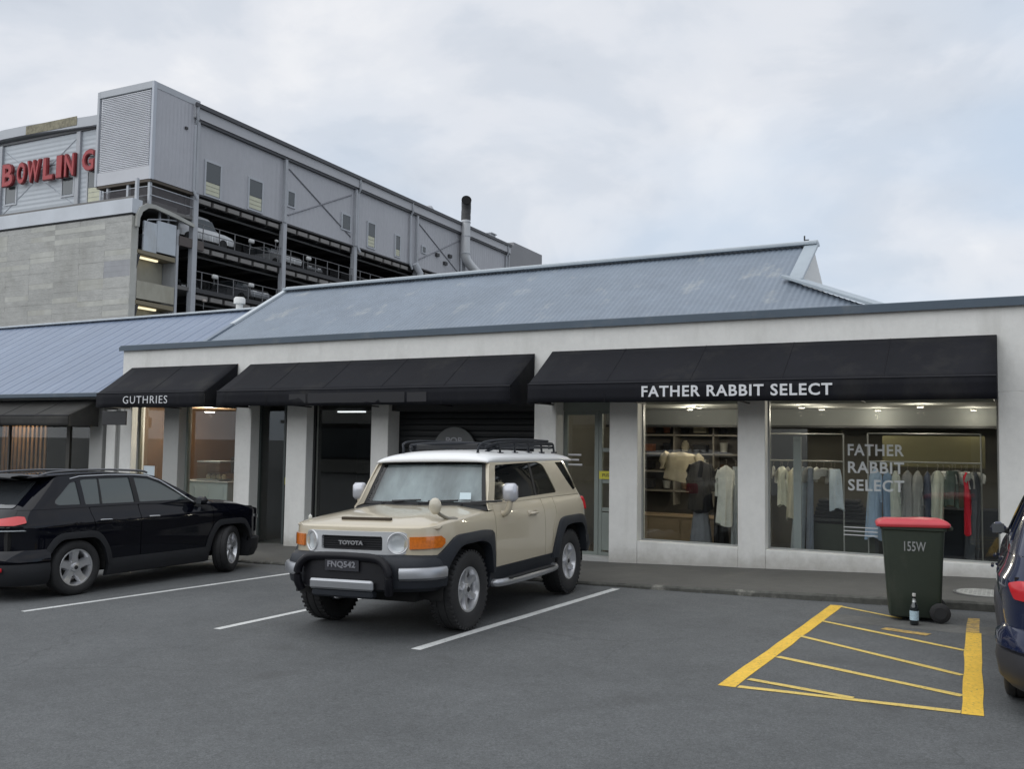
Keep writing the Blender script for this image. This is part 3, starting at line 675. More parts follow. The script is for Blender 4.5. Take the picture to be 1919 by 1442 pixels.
# ---- clothes and fittings
def rail(x0, x1, y, z, label):
    t = thing('clothes_rail', label, 'clothes rail', ((x0 + x1) / 2, y, -.1)); w = (x1 - x0) / 2; z = z + .1
    rm = mat('pale_metal_rail', (.45, .45, .43), .35, .3)
    g = MB(); g.tube([(-w, 0, z), (w, 0, z)], .012, 8); g.build('bar', rm, t)
    for s in (-1, 1):
        g = MB(); g.tube([(s * w, 0, 0), (s * w, 0, z + .42)], .011, 8); g.build('post', rm, t)
        g = MB(); g.tube([(s * w, -.25, .012), (s * w, .25, .012)], .012, 8); g.build('foot', rm, t)
    g = MB(); g.tube([(-w, 0, z + .42), (w, 0, z + .42)], .011, 8); g.build('top_bar', rm, t)
    return t
CLOTH = {}
def cloth(col):
    k = 'cloth_%d_%d_%d' % tuple(int(c * 999) for c in col)
    return mat(k, col, .85, var=[(9, .10), (60, .06)], bump=(90, .2, .003))
def garment(x, y, ztop, w, L, col, label, kind='shirt', deep=.20, cat=None, seed=0, name='garment', lower=None):
    """cloth hanging from a hook: stacked closed loops, w wide, deep front to back, with vertical folds"""
    rng = random.Random(seed + int(x * 100)); t = thing(name, label, cat or kind, (x, y, ztop + rng.uniform(-.02, .01)), (rng.uniform(-.04, .04), rng.uniform(-.05, .05), rng.uniform(-.7, .7) if w < .3 else rng.uniform(-.25, .25)))
    fo = [rng.uniform(0, 6.28) for _ in range(4)]; nf = rng.choice((5, 6, 7)); N_ = 30; P = []
    lv = [(0, .16), (.02, .30), (.05, .62), (.09, .94), (.13, 1.0), (.3, .93), (.55, .92), (.8, .98), (1, 1.04)] if kind in ('shirt', 'coat', 'dress') else [(0, .75), (.03, .85), (.2, .9), (.5, .92), (.8, .97), (1, 1.0)]
    if kind == 'dress': lv = [(0, .14), (.02, .30), (.06, .7), (.1, .75), (.3, .6), (.5, .85), (.8, 1.0), (1, 1.1)]
    for s_, wf in lv:
        row = []; amp = .30 * s_ + .04
        for k in range(N_):
            a = 2 * PI * k / N_; f_ = 1 + amp * math.sin(nf * a + fo[0] + 1.5 * s_) + .5 * amp * math.sin((nf * 2 + 1) * a + fo[1])
            row.append((w / 2 * wf * math.cos(a) * (1 + .3 * (f_ - 1)), deep / 2 * (.35 + .65 * min(1, s_ * 4)) * math.sin(a) * f_, -L * s_ - .03 * s_ * math.sin(2 * a + fo[2])))
        P.append(row + [row[0]])
    g = MB(); g.grid(P); m = cloth(tuple(min(.8, c * 1.6) for c in col)); body = g.build('cloth', m, t, smooth=70)
    if kind in ('shirt', 'coat'):
        for s in (-1, 1):
            g = MB(); sl = .62 * min(L, .8); pts = [(s * w * .42, 0, -L * .08), (s * w * .52, .01, -L * .22), (s * w * .55, -.01, -sl * .6), (s * w * .54, .01, -sl)]
            g.tube(pts, [w * .10, w * .13, w * .12, w * .11], 9); g.build('sleeve', m, t, smooth=60)
    if lower:
        g = MB(); c2, L2 = lower; P = []
        for s_ in (0, .15, .4, .7, 1):
            row = [(w * .42 * (.7 + .5 * s_) * math.cos(2 * PI * k / N_) * (1 + .08 * math.sin(9 * 2 * PI * k / N_)), deep * .4 * (.8 + .4 * s_) * math.sin(2 * PI * k / N_) * (1 + .12 * math.sin(9 * 2 * PI * k / N_)), -L * .93 - L2 * s_) for k in range(N_)]
            P.append(row + [row[0]])
        g.grid(P); g.build('skirt', cloth(c2), t, smooth=70)
    g = MB(); g.tube([(0, 0, -.01), (0, 0, .05), (.012, 0, .075), (0, 0, .095), (-.012, 0, .08)], .003, 5); g.tube([(-w * .38, 0, -.05), (0, 0, .0), (w * .38, 0, -.05)], .006, 5)
    g.build('hanger', mat('hanger_wood', (.40, .36, .30), .5), t); return t
rail(-3.45, -2.30, 14.85, 1.53, 'pale clothes rail behind the left part of the large shop window')
rail(-1.95, -.42, 14.85, 1.545, 'pale clothes rail behind the right part of the large shop window')
G = [
 (-3.22, .17, .62, (.50, .52, .42), 'pale patterned blouse hanging second on the left rail of the large window', 'shirt', .16),
 (-3.05, .16, .80, (.46, .43, .34), 'cream patterned long shirt beside the pale blouse on the left rail', 'shirt', .2),
 (-2.93, .20, 1.38, (.27, .30, .33), 'floor-length grey blue trousers hanging on the left rail', 'trousers', .12),
 (-2.79, .10, 1.42, (.15, .17, .21), 'narrow slate blue trousers next to the grey blue ones', 'trousers', .12),
 (-2.43, .24, .62, (.40, .45, .50), 'pale blue sleeveless top at the right end of the left rail', 'top', .16),
 (-1.84, .20, 1.05, (.25, .33, .44), 'pale denim shirt just behind the window lettering', 'shirt', .2),
 (-1.68, .13, .95, (.15, .22, .32), 'mid blue denim shirt next to the pale denim one', 'shirt', .2),
 (-1.56, .11, 1.0, (.38, .40, .36), 'light sage shirt right of the denim shirts', 'shirt', .2),
 (-1.40, .15, .95, (.17, .17, .17), 'dark grey shirt in the middle of the right rail', 'shirt', .2),
 (-1.26, .13, .92, (.22, .22, .21), 'mid grey shirt beside the dark grey one', 'shirt', .2),
 (-1.13, .10, .90, (.05, .06, .09), 'near black shirt between the grey and the stone coloured shirts', 'shirt', .2),
 (-.99, .20, .98, (.40, .41, .35), 'stone coloured long shirt on the right rail above the bin', 'shirt', .22),
 (-.80, .20, .52, (.06, .08, .07), 'dark green folded top on the right rail', 'top', .2),
 (-.62, .11, .88, (.45, .012, .03), 'bright red garment near the right end of the rail', 'dress', .16),
 (-.50, .12, 1.25, (.04, .045, .055), 'long black coat at the right end of the right rail', 'coat', .24)]
for i, (x, w, L, col, lab, kind, dp) in enumerate(G):
    garment(x, 14.85 + .01 * (i % 3), 1.43, w, L, col, lab, kind, dp, cat='garment', seed=i)
def fringe(x0, x1, n_, lab):
    for i in range(n_):
        x = x0 + (x1 - x0) * i / (n_ - 1); c = .36 + .12 * math.sin(i * 2.3)
        garment(x, 14.95, 1.43, .035, .18 + .05 * math.sin(i * 1.7), (c, c, c * .96), lab, 'shirt', .34, cat='hanger', seed=50 + i, name='hanger_top')['group'] = lab
fringe(-3.38, -2.5, 9, 'narrow pale tops packed side by side on the left rail')
fringe(-1.0, -.45, 8, 'narrow pale tops packed side by side on the right end of the right rail')
garment(-4.08, 14.7, 1.45, .26, .95, (.48, .48, .45), 'off-white long shirt hanging at the right edge of the narrow shop window', 'shirt', .2, cat='garment', seed=3)
garment(-3.95, 14.8, 1.42, .12, 1.42, (.25, .27, .28), 'grey trousers half hidden by the pillar right of the narrow shop window', 'trousers', .16, cat='garment', seed=4)
garment(-4.98, 15.2, 1.62, .62, .48, (.36, .31, .22), 'cropped tan and white shirt hung high in the narrow shop window', 'shirt', .2, cat='garment', seed=5)
garment(-4.52, 14.75, 1.50, .36, .82, (.009, .009, .011), 'black coat over a pale grey skirt displayed in the narrow shop window', 'coat', .3, cat='garment', seed=6, lower=((.22, .23, .26), .62))
garment(-4.27, 14.95, 1.40, .22, 1.40, (.006, .006, .007), 'long black dress between the grey skirt and the off-white shirt', 'dress', .3, cat='garment', seed=8)
# dark tables, folded clothes
t = thing('display_table', 'low dark display table behind the large shop window', 'table', (-2.35, 15.3, -.1))
dm = mat('dark_table', (.03, .034, .036), .5)
g = MB(); g.box(-.75, .55, -.35, .35, .70, .74, bev=.006); g.build('table_top', dm, t)
for sx in (-.7, .5):
    for sy in (-.3, .3): g = MB(); g.box(sx - .025, sx + .025, sy - .025, sy + .025, 0, .70); g.build('leg', dm, t)
g = MB(); g.box(-.72, .52, -.32, .32, .05, .66); g.build('skirt_panel', mat('olive_panel', (.05, .06, .045), .7), t)
t = thing('folded_clothes', 'black folded clothes heaped on the low dark table', 'clothes', (-2.35, 15.25, .64))
for i in range(5): g = MB(); g.box(-.45 + .02 * i, .35 - .03 * i, -.2, .2, .06 * i, .055 + .06 * i, bev=.02); g.build('folded_garment', cloth((.012 + .006 * i, .013 + .006 * i, .017 + .006 * i)), t)
t = thing('storage_cabinet', 'dark blue cabinet behind the bin in the shop window', 'cabinet', (-1.05, 15.6, -.1))
nb = mat('navy_panel', (.018, .024, .04), .6)
g = MB(); g.box(-.75, .95, -.3, .3, 0, .95, bev=.01); g.build('carcass', nb, t)
for i in range(3): g = MB(); g.box(-.73 + i * .56, -.20 + i * .56, -.315, -.302, .05, .90, bev=.004); g.build('cabinet_door', nb, t)
# shelving on the back wall of the narrow window, counter with goods
t = thing('shelving', 'wall shelving with pots and folded goods behind the narrow shop window', 'shelves', (-5.6, 17.2, -.1))
sm_ = mat('pale_shelf', (.34, .31, .26), .5)
for z in (.95, 1.32, 1.66, 2.02): g = MB(); g.box(-.9, 1.45, -.18, .18, z, z + .03); g.build('shelf', sm_, t)
for x in (-.9, -.15, .62, 1.42): g = MB(); g.box(x, x + .03, -.18, .18, .7, 2.5); g.build('upright', sm_, t)
g = MB(); g.box(-.92, 1.47, .181, .2, 0, 2.5); g.build('back_panel', mat('shelf_back', (.10, .09, .08), .7), t)
random.seed(11)
k = 0
cols = [('brown', (.16, .09, .05)), ('white', (.5, .5, .46)), ('dark grey', (.04, .04, .045)), ('cream', (.42, .38, .28)), ('black', (.012, .012, .014)), ('rust', (.26, .10, .05))]
for z, zn in ((.98, 'lowest'), (1.35, 'second'), (1.69, 'third'), (2.05, 'top')):
    for x in (-.70, -.32, .05, .36, .80, 1.15):
        cn, cc = cols[(k * 5 + int(z * 3)) % 6]; k += 1; typ = k % 3
        pn = ['first', 'second', 'third', 'fourth', 'fifth', 'last'][(-.70, -.32, .05, .36, .80, 1.15).index(x)]
        nm = ('vase', 'storage_box', 'pot')[typ]
        t2 = thing(nm, '%s %s on the %s shelf, %s from the left, narrow window' % (cn, nm.replace('_', ' '), zn, pn), nm.replace('_', ' '), (-5.6 + x, 17.15, z - .1 + .031))
        h = random.uniform(.14, .25)
        if typ == 0: g = MB(); g.lathe([(.0, 0), (.05, 0), (.085, h * .4), (.06, h * .8), (.03, h * .9), (.04, h), (.03, h), (.0, h * .9)], n=16); g.build('body', cloth(cc), t2, smooth=50)
        elif typ == 1:
            g = MB(); g.box(-.12, .12, -.1, .1, 0, h * .7, bev=.006); g.build('body', cloth(cc), t2); g = MB(); g.box(-.125, .125, -.105, .105, h * .7, h * .7 + .035, bev=.006); g.build('lid', cloth(cc), t2)
        else: g = MB(); g.lathe([(.0, 0), (.06, 0), (.08, h * .7), (.085, h * .72), (.075, h * .72), (.06, h * .1), (0, h * .1)], n=16); g.build('body', cloth(cc), t2, smooth=50)
t = thing('timber_bench', 'long tan timber display bench behind the narrow shop window', 'bench', (-5.0, 15.6, -.1))
tan = mat('tan_timber', (.34, .25, .155), .5, var=[(2, .1)], stretch=(1, 1, 6))
g = MB(); g.box(-1.2, .55, -.3, .3, .12, .60, bev=.008); g.build('carcass', tan, t)
g = MB(); g.box(-1.22, .57, -.32, .32, .601, .63, bev=.006); g.build('top', tan, t)
g = MB(); g.box(-1.15, .5, -.26, .26, 0, .119); g.build('plinth', dark_frame, t)
for i in range(3): g = MB(); g.box(-1.18 + i * .58, -.62 + i * .58, -.312, -.301, .14, .58, bev=.004); g.build('drawer_front', tan, t)
# ================================================================ the big building behind
BR = (0, 0, R(92.637))
big = thing('car_park_building', 'large grey metal-clad building on open car park decks with a concrete end wall', 'building', (-42.85, 38.34, 0), BR)
BM = Matrix.Translation((-42.85, 38.34, 0)) @ Matrix.Rotation(R(92.637), 4, 'Z')
clad = wave_mat('grey_metal_cladding', (.42, .425, .45), .5, .42, 0, .5, .05, dirt=((.32, .325, .34), .22, (1, 1, .25), .5, .8, .35))
clad2 = wave_mat('pale_metal_cladding', (.46, .495, .53), .5, .30, 2, .5, .05, dirt=((.34, .36, .38), .3, (1, 1, .3), .52, .8, .35))
trim_l = mat('pale_grey_trim', (.43, .45, .48), .5, var=[(.5, .06)]); trim_d = mat('dark_gutter_and_shade', (.06, .062, .07), .5)
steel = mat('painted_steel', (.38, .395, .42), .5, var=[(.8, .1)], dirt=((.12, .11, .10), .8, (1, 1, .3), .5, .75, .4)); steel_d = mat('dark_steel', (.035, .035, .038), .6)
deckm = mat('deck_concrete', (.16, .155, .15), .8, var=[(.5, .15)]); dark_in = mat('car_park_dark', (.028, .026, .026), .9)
conc = mat('board_marked_concrete', (.405, .405, .385), .85, space='world', var=[(.22, .12), (1.4, .10), (6, .08)], stretch=(1, 1, 2.2), bump=(9, .8, .04), dirt=((.24, .235, .21), .30, (1, 1, .5), .50, .72, .7))
conc2 = mat('paler_concrete', (.455, .455, .42), .85, var=[(.3, .1), (2, .08)], bump=(6, .5, .03), dirt=((.30, .29, .25), .4, (1, 1, .5), .5, .7, .6))
conc3 = mat('patched_concrete', (.33, .335, .35), .85, var=[(.4, .1), (2, .06)])
def B(name, m, *bs, parent=big, **kw):
    g = MB()
    for a in bs: g.box(*a)
    return g.build(name, m, parent, **kw)
# right-hand long wall
B('wall', clad, (0.02, 42.6, .02, .3, 16.42, 20.82))
B('fascia', mat('fascia_metal', (.44, .445, .465), .5, var=[(.3, .06)]), (-.3, 42.6, -.28, .3, 20.86, 21.62))
B('gutter', trim_d, (-.35, 42.6, -.42, -.285, 21.50, 21.74)); B('fascia_shade_strip', trim_d, (0, 42.6, -.20, .0, 20.70, 20.855))  # gutter on top; lower dark strip stands in for the fascia's shadow
B('roof', trim_l, (-.3, 50.6, .31, 30, 21.2, 21.6))
B('end_block', mat('end_block_cladding', (.24, .24, .25), .6, var=[(.4, .05)]), (42.7, 43.6, -.12, 8, 8, 21.9), (43.61, 50.7, -.1, 12, 8, 22.25))
for u in (0.0, 8.05, 16.15, 24.9, 33.1, 42.3):
    B('column', steel, (u - .02, u + .34, -.14, .20, 0, 16.36)); B('column_casing', steel, (u - .04, u + .18, -.22, .018, 16.37, 20.69))
for u in (-.15, 16.45, 23.9, 32.6, 41.9):
    g = MB(); g.tube([(u, -.32, 21.5), (u, -.34, 20.75), (u + .02, -.14, 20.45), (u + .02, -.14, 16.5), (u + .3, -.2, 16.0)], .10, 7); g.build('downpipe', trim_l, big, smooth=50)
# cross bracing seen through the cladding as raised straps
for (u0, u1) in ((8.6, 15.8), (25.3, 32.6)):
    for za, zb in ((17.0, 20.2), (20.2, 17.0)):
        g = MB(); g.tube([(u0, -.005, za), (u1, -.005, zb)], .055, 4); g.build('brace', mat('brace_strap', (.24, .245, .27), .55), big)
wg = mat('far_window_glass', (.06, .07, .075), .12, spec=.7); cream = mat('cream_louvre', (.55, .55, .42), .6, var=[(3, .06)])
def far_win(u0, u1, z0, z1, cr=None, v=-.03, wallside=0, x=None):
    """window in the long wall (wallside 0) or in the sign wall (1, u0/u1 are then v coordinates)"""
    def bb(a0, a1, o0, o1, c0, c1): return (a0, a1, o0, o1, c0, c1) if not wallside else (o0, o1, a0, a1, c0, c1)
    o = v if not wallside else x
    fr = B('window', trim_l, bb(u0 - .12, u1 + .12, o - .03, o + .06, z1, z1 + .12), bb(u0 - .12, u0, o - .03, o + .06, (cr or z0) - .08, z1), bb(u1, u1 + .12, o - .03, o + .06, (cr or z0) - .08, z1), bb(u0 - .12, u1 + .12, o - .03, o + .06, (cr or z0) - .17, (cr or z0) - .081))
    B('pane', wg, bb(u0, u1, o, o + .04, z0, z1), parent=fr)
    if cr:
        n_ = 3; h = (z0 - cr) / n_
        for i in range(n_): B('louvre_panel', cream, bb(u0 + .03, u1 - .03, o + .004, o + .04, cr + i * h, cr + (i + 1) * h - .03), parent=fr)
far_win(.95, 2.15, 17.35, 18.55, 16.6); far_win(4.75, 5.95, 17.45, 18.50, 16.65); far_win(8.55, 9.2, 17.75, 18.65); far_win(14.7, 15.65, 17.5, 18.5)
far_win(18.0, 18.9, 17.6, 18.6, 16.8); far_win(21.9, 22.5, 17.3, 18.4, 16.8); far_win(26.0, 26.5, 17.9, 18.3)
# small fittings on the far bays
for u, z in ((28.2, 17.9), (29.6, 17.4), (30.4, 18.2), (36, 17.8), (37.4, 17.8)): B('wall_vent', steel_d, (u, u + .5, -.16, .015, z, z + .28))
# decks, beams and dark interior
for zd in (13.35, 10.45, 7.55, 4.7):
    B('deck', deckm, (-1.0, 50, .05, 16, zd, zd + .22)); B('deck_edge', steel_d, (.36, 42.6, -.06, .045, zd - .02, zd + .24))
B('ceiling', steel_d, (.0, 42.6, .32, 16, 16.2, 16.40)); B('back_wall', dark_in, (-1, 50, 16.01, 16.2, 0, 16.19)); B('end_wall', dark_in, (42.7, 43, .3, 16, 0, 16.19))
for zt in (16.2, 13.33, 10.43, 7.53):
    for k in range(16): B('joist', steel_d, (1.3 + k * 2.7, 1.45 + k * 2.7, .3, 15.9, zt - .42, zt - .01))
B('edge_beam', steel_d, (.36, 42.6, -.02, .30, 16.30, 16.418)); 
for zt in (16.0, 13.05, 10.15):
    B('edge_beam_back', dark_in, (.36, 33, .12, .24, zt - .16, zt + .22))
    for bay in (0.36, 8.4, 16.5, 25.2):
        for k in range(6):
            u = bay + .12 + k * 1.24; B('edge_beam_panel', mat('beam_panel', (.21, .20, .19), .7, var=[(.8, .15)]), (u, u + .98, -.01, .115, zt - .12, zt + .14))
beam_d = mat('fire_pipe', (.12, .12, .12), .5)
for zt in (15.65, 12.75, 9.85):
    g = MB(); g.tube([(.4, .6, zt), (42, .6, zt)], .07, 6); g.build('pipe', beam_d, big)
# railings on the decks
rail_m = mat('railing_steel', (.17, .17, .175), .5, .2)
for zd in (13.57, 10.67, 7.77):
    for h in (1.05, .55): g = MB(); g.tube([(.36, .0, zd + h), (33, .0, zd + h)], .028, 5); g.build('handrail', rail_m, big)
    for k in range(24): B('railing_post', rail_m, (.9 + 1.35 * k, .95 + 1.35 * k, -.02, .02, zd, zd + 1.05))
    g = MB()
    for k in range(300):
        u = .4 + k * .108
        if k % 12: g.box(u, u + .012, -.008, .008, zd + .02, zd + .53)
    tag(g.build('railing_infill', steel_d, big), kind='stuff')
# round lamps on the railings
lw_ = mat('white_bowl', (.55, .55, .54), .5)
for i, (u, z, lab) in enumerate(((5.0, 14.45, 'white round fitting on the upper deck railing, second bay opening left part'), (7.4, 14.95, 'small white fitting near the second column on the upper deck'), (10.8, 14.4, 'white round fitting on the upper deck railing, right of the second column'),
                     (1.9, 11.6, 'white round fitting on the lower deck railing next to the first column'), (5.1, 11.6, 'white round fitting on the lower deck railing in the middle of the first bay'), (1.1, 10.0, 'dim round fitting under the lower deck beside the first column'))):
    t = thing('deck_lamp', lab, 'fitting', BM @ Vector((u, -.1, z)), BR)
    s_ = .13 if i in (0, 2, 3, 4) else .08
    g = MB(); g.box(-s_ * 1.7, s_ * 1.7, -.12, .08, -s_, s_, bev=.05); g.build('bowl', lw_ if i != 5 else mat('dim_bowl', (.4, .36, .33), .5), t, smooth=50)
    g = MB(); g.tube([(0, .05, -.5), (0, .05, 0)], .025, 5); g.build('stem', rail_m, t)
# projecting louvred box at the corner
bx_b = mat('box_core', (.34, .35, .38), .6)
B('box_core', bx_b, (-3.16, .3, .03, 4.2, 16.45, 21.9))
g = MB()
n_ = 42
for i in range(n_):
    z = 17.15 + i * (21.6 - 17.15) / n_
    g.prism([(-3.31, z), (-3.31, z + .02), (-3.20, z + .104), (-3.17, z + .104), (-3.17, z)], 1, .14, 4.12)
tag(g.build('louvre_blades', mat('louvre_metal', (.74, .75, .78), .45, var=[(.6, .05)]), big), kind='stuff')
B('box_sill', mat('box_band', (.50, .51, .54), .5, var=[(.5, .05)]), (-3.32, -3.17, .0, 4.25, 16.36, 17.12))
B('box_head', trim_l, (-3.34, -3.17, -.0, 4.25, 21.63, 22.02)); B('corner_trim', mat('bright_trim', (.47, .50, .55), .5), (-3.36, -3.14, -.16, -.002, 16.33, 22.0)); B('corner_trim', trim_l, (-3.35, -3.15, 4.252, 4.42, 16.33, 22.0))
B('box_side', wave_mat('box_side_cladding', (.43, .435, .465), .5, .28, 0, .5, .05), (-3.13, .02, -.12, .025, 16.37, 21.62)); B('box_side_head', trim_l, (-3.13, .2, -.14, .02, 21.63, 22.0))
B('box_roof', trim_l, (-3.3, .3, .03, 4.2, 21.92, 22.0)); B('box_soffit', mat('brown_soffit', (.09, .075, .06), .8), (-3.3, .2, -.1, 4.25, 16.20, 16.34))
B('box_lamp', steel_d, (-.95, -.75, -.2, -.125, 19.95, 20.1))
# sign wall
XW = -.9
B('sign_wall', clad2, (XW, XW + .3, 4.3, 21.5, 16.1, 21.0))
g = MB(); P = [[], []]
pts = [(4.3, 21.75), (7.4, 21.75), (10, 21.85), (13.4, 22.0), (16.0, 22.0), (17.2, 21.85), (19, 21.2), (21, 19.8), (22, 17)]
pl = pts + [(p[0], p[1] - .62) for p in pts[::-1]]
g.prism([(a, c) for a, c in pl], 0, XW - .35, XW + .5); g.build('curved_fascia', trim_l, big)
B('rusty_fascia_panel', mat('lichen_stained_metal', (.24, .22, .155), .8, var=[(1.5, .25), (6, .25)], space='world'), (XW - .38, XW - .352, 8.8, 13.6, 21.35, 21.92))
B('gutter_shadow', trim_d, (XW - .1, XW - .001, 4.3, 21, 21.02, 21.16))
for v in (8.85, 16.35): B('column', steel, (XW - .16, XW - .002, v - .17, v + .17, 16.1, 21.0))
far_win(6.85, 7.95, 17.3, 18.3, 16.35, wallside=1, x=XW - .03); far_win(9.3, 10.3, 17.1, 18.15, wallside=1, x=XW - .03); far_win(14.8, 15.8, 17.1, 18.15, wallside=1, x=XW - .03)
for za, zb in ((16.4, 20.6), (20.6, 16.4)): g = MB(); g.tube([(XW + .01, 9.2, za), (XW + .01, 16, zb)], .045, 4); g.build('brace', mat('pale_brace', (.38, .41, .45), .5), big)
B('terrace', deckm, (-4.0, XW - .01, .3, 22, 15.0, 15.25)); B('flashing', steel_d, (XW - .2, XW - .01, 4.3, 21, 16.0, 16.12))
# red letters, each built on its own stand-off
sign = thing('sign', 'big red letters fixed to the pale ribbed wall, spelling BOWLING', 'sign', BM @ Vector((XW - .15, 12, 18.3)), BR)
red = mat('red_letter_face', (.33, .006, .012), .4, var=[(3, .1)]); redd = mat('dark_red_return', (.16, .008, .012), .5)
lets = [('B', 16.2, 15.05, 18.1, 19.65), ('O', 14.75, 13.85, 18.1, 19.6), ('W', 13.75, 12.45, 18.1, 19.6), ('L', 12.2, 11.2, 18.1, 19.6), ('I', 10.95, 10.4, 18.1, 19.6), ('N', 10.2, 9.25, 18.1, 19.6), ('G', 8.6, 7.45, 18.25, 19.65)]
for ch, va, vb, z0, z1 in lets:
    # letters face -u; text x runs towards -v
    rot = Matrix(((0, 0, -1), (-1, 0, 0), (0, 1, 0))).to_euler()
    o = text_obj(ch, 'letter', redd, sign, (-.05, va - 12 - .42, z0 - 18.3), rot, height=z1 - z0, width=va - vb, bold=.05, depth=.16)
    o2 = text_obj(ch, 'letter_face', red, o, (.09 * (va - vb) * .0 + .03, .04, .162), None, height=(z1 - z0) * .93, width=(va - vb) * .90, bold=.02, depth=.03)
    for z in (.25, 1.0): 
        g = MB(); g.tube([(0.0, va - 12 - .5, z0 - 18.3 + z), (.0, vb - 12 - .3, z0 - 18.3 + z)], .03, 5); g.build('mounting_rail', steel_d, sign)
# concrete end wall in courses of panels
UW = -4.4
B('wall_core', conc, (UW + .03, UW + .5, .02, 15.9, 0, 14.0))
random.seed(21)
H_ = .31; vcuts = [0, 2.05, 4.1, 6.2, 8.3, 10.4, 12.5, 14.4, 16]
z = 14.02; row = 0
while z > 4:
    for i, (a, c) in enumerate(zip(vcuts, vcuts[1:])):
        m = conc if random.random() < .8 else conc2
        if (i == 0 and row in (8, 9, 10)): m = conc3
        if (i == 0 and row in (19, 20)): m = conc3
        o_ = random.uniform(0, .012)
        B('concrete_panel', m, (UW - o_, UW + .025, a + .003, c - .003, z - H_ + .004, z))
    z -= H_; row += 1
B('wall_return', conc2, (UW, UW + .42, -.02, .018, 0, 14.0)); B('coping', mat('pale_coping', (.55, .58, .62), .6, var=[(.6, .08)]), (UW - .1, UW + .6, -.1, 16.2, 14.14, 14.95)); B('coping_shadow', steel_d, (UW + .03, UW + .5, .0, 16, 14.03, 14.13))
# corner balcony under the box, with arched edge and stair behind
B('balcony', deckm, (-3.75, .0, -.05, 4.0, 14.72, 14.9))
arch = [(-4.25, 13.4), (-4.22, 14.1), (-4.0, 14.55), (-3.55, 14.85), (-3.0, 14.9), (-1.5, 14.72), (0, 14.45), (0, 14.25), (-1.5, 14.5), (-3.0, 14.68), (-3.45, 14.6), (-3.85, 14.3), (-4.02, 13.9), (-4.05, 13.4)]
g = MB(); g.prism(arch, 1, -.22, -.06); g.build('arched_beam', mat('pale_painted_steel', (.40, .40, .37), .6, var=[(1, .1)]), big)
for u, v in ((-3.25, 0), (-3.25, 1.7), (-3.2, 3.4), (-4.1, 0.05)): B('post', trim_l, (u, u + .16, v, v + .16, 14.9, 16.2))
for k in range(36): 
    if k % 1 == 0 and k < 32: pass
g = MB()
for k in range(44): g.box(-3.1 + k * .07, -3.085 + k * .07, -.04, -.02, 14.9, 15.95)
for k in range(50): g.box(-3.24, -3.22, .1 + k * .075, .115 + k * .075, 14.9, 15.9)
tag(g.build('balustrade_bars', mat('bar_steel', (.20, .19, .20), .6), big), kind='stuff')
for z in (15.97, 15.45): g = MB(); g.tube([(-3.2, 3.8, z), (-3.2, -.04, z), (0, -.04, z)], .03, 5); g.build('handrail', trim_l, big)
B('balcony_back', dark_in, (-3.0, -.2, 3.9, 4.0, 14.9, 16.19)); B('balcony_side', mat('brown_dark_panel', (.04, .034, .036), .8), (-.3, -.2, .3, 3.9, 14.9, 16.19))
B('stair_void', dark_in, (-3.98, -1.2, 3.5, 3.6, 0, 14.7)); B('stair_cheek', steel, (-1.15, -.98, -.03, 3.5, 0, 13.9))
stair_w = mat('stair_panel_white', (.50, .54, .58), .6, var=[(.7, .06)], dirt=((.28, .26, .2), .8, (1, 1, .4), .5, .75, .5)); stair_b = mat('stair_wall_cream', (.38, .365, .30), .7, var=[(.7, .08)], dirt=((.2, .18, .13), .8, (1, 1, .4), .5, .7, .5))
B('stair_parapet', stair_w, (-3.55, -2.62, -.02, .1, 12.2, 13.9), (-2.60, -1.20, -.02, .1, 12.3, 14.1)); 
g = MB(); g.tube([(-3.6, 0, 13.1), (-3.3, 0, 14.0), (-2.2, 0, 14.25), (-1.2, 0, 14.4)], .04, 5); g.build('handrail', trim_l, big)
for z1 in (12.2, 9.35, 6.5):
    g = MB(); g.prism([(-3.95, z1 - .2), (-3.95, z1 + .0), (-1.2, z1 - .02), (-1.2, z1 - .28)], 1, -.01, 3.4); g.build('stair_landing', mat('landing_soffit', (.22, .19, .13), .8), big)
    g = MB(); g.box(-3.55, -2.0, .5, .66, z1 - .36, z1 - .26); g.build('strip_light', mat('strip_glow', (1, .93, .7), .5, emit=((1, .88, .58), .75)), big)
    B('stair_wall', stair_b, (-3.4, -1.2, 1.0, 1.1, z1 - 2.6, z1 - .3)); B('stair_wall', stair_b, (-3.9, -1.2, -.02, .06, z1 - 2.75, z1 - 1.75))
    g = MB(); g.prism([(-3.98, z1 - 1.2), (-3.7, z1 - .28), (-3.98, z1 - .28)], 1, .0, 1); g.build('stringer', steel_d, big)
B('concrete_slab', mat('brown_slab', (.10, .085, .08), .8), (-1.0, .9, -.12, .1, 13.0, 13.55))
for z1 in (13.6, 13.0): B('rail_upright', trim_l, (-2.2, -2.08, .3, .4, 13.5, 14.9), (-1.55, -1.45, .3, .4, 13.5, 14.9)); break
# exhaust flue and roof vents, each fixed but a thing of its own
flue = thing('exhaust_flue', 'tall pale exhaust pipe with a black open elbow rising beside the long wall', 'flue', BM @ Vector((32.6, -.55, 0)), BR)
fm_ = mat('galvanised_flue', (.50, .51, .52), .4, .2, var=[(.5, .06)])
g = MB(); pts = cr([(2.6, -.9, 16.3), (1.8, -.7, 17.0), (.7, -.2, 17.9), (.1, 0, 18.6), (0, 0, 19.6), (0, 0, 22.0)], 5); g.tube(pts, .42, 14, False); g.build('duct', fm_, flue, smooth=60)
g = MB(); pts = cr([(0, 0, 22.0), (0, 0, 22.6), (-.05, -.05, 23.1), (-.25, -.15, 23.5), (-.5, -.3, 23.7)], 4); g.tube(pts, .44, 14, False); g.build('elbow', mat('sooty_metal', (.05, .05, .05), .6), flue, smooth=60)
M_ = Matrix.Translation((-.54, -.33, 23.72)) @ Vector((-.8, -.55, .25)).to_track_quat('Z', 'Y').to_matrix().to_4x4()
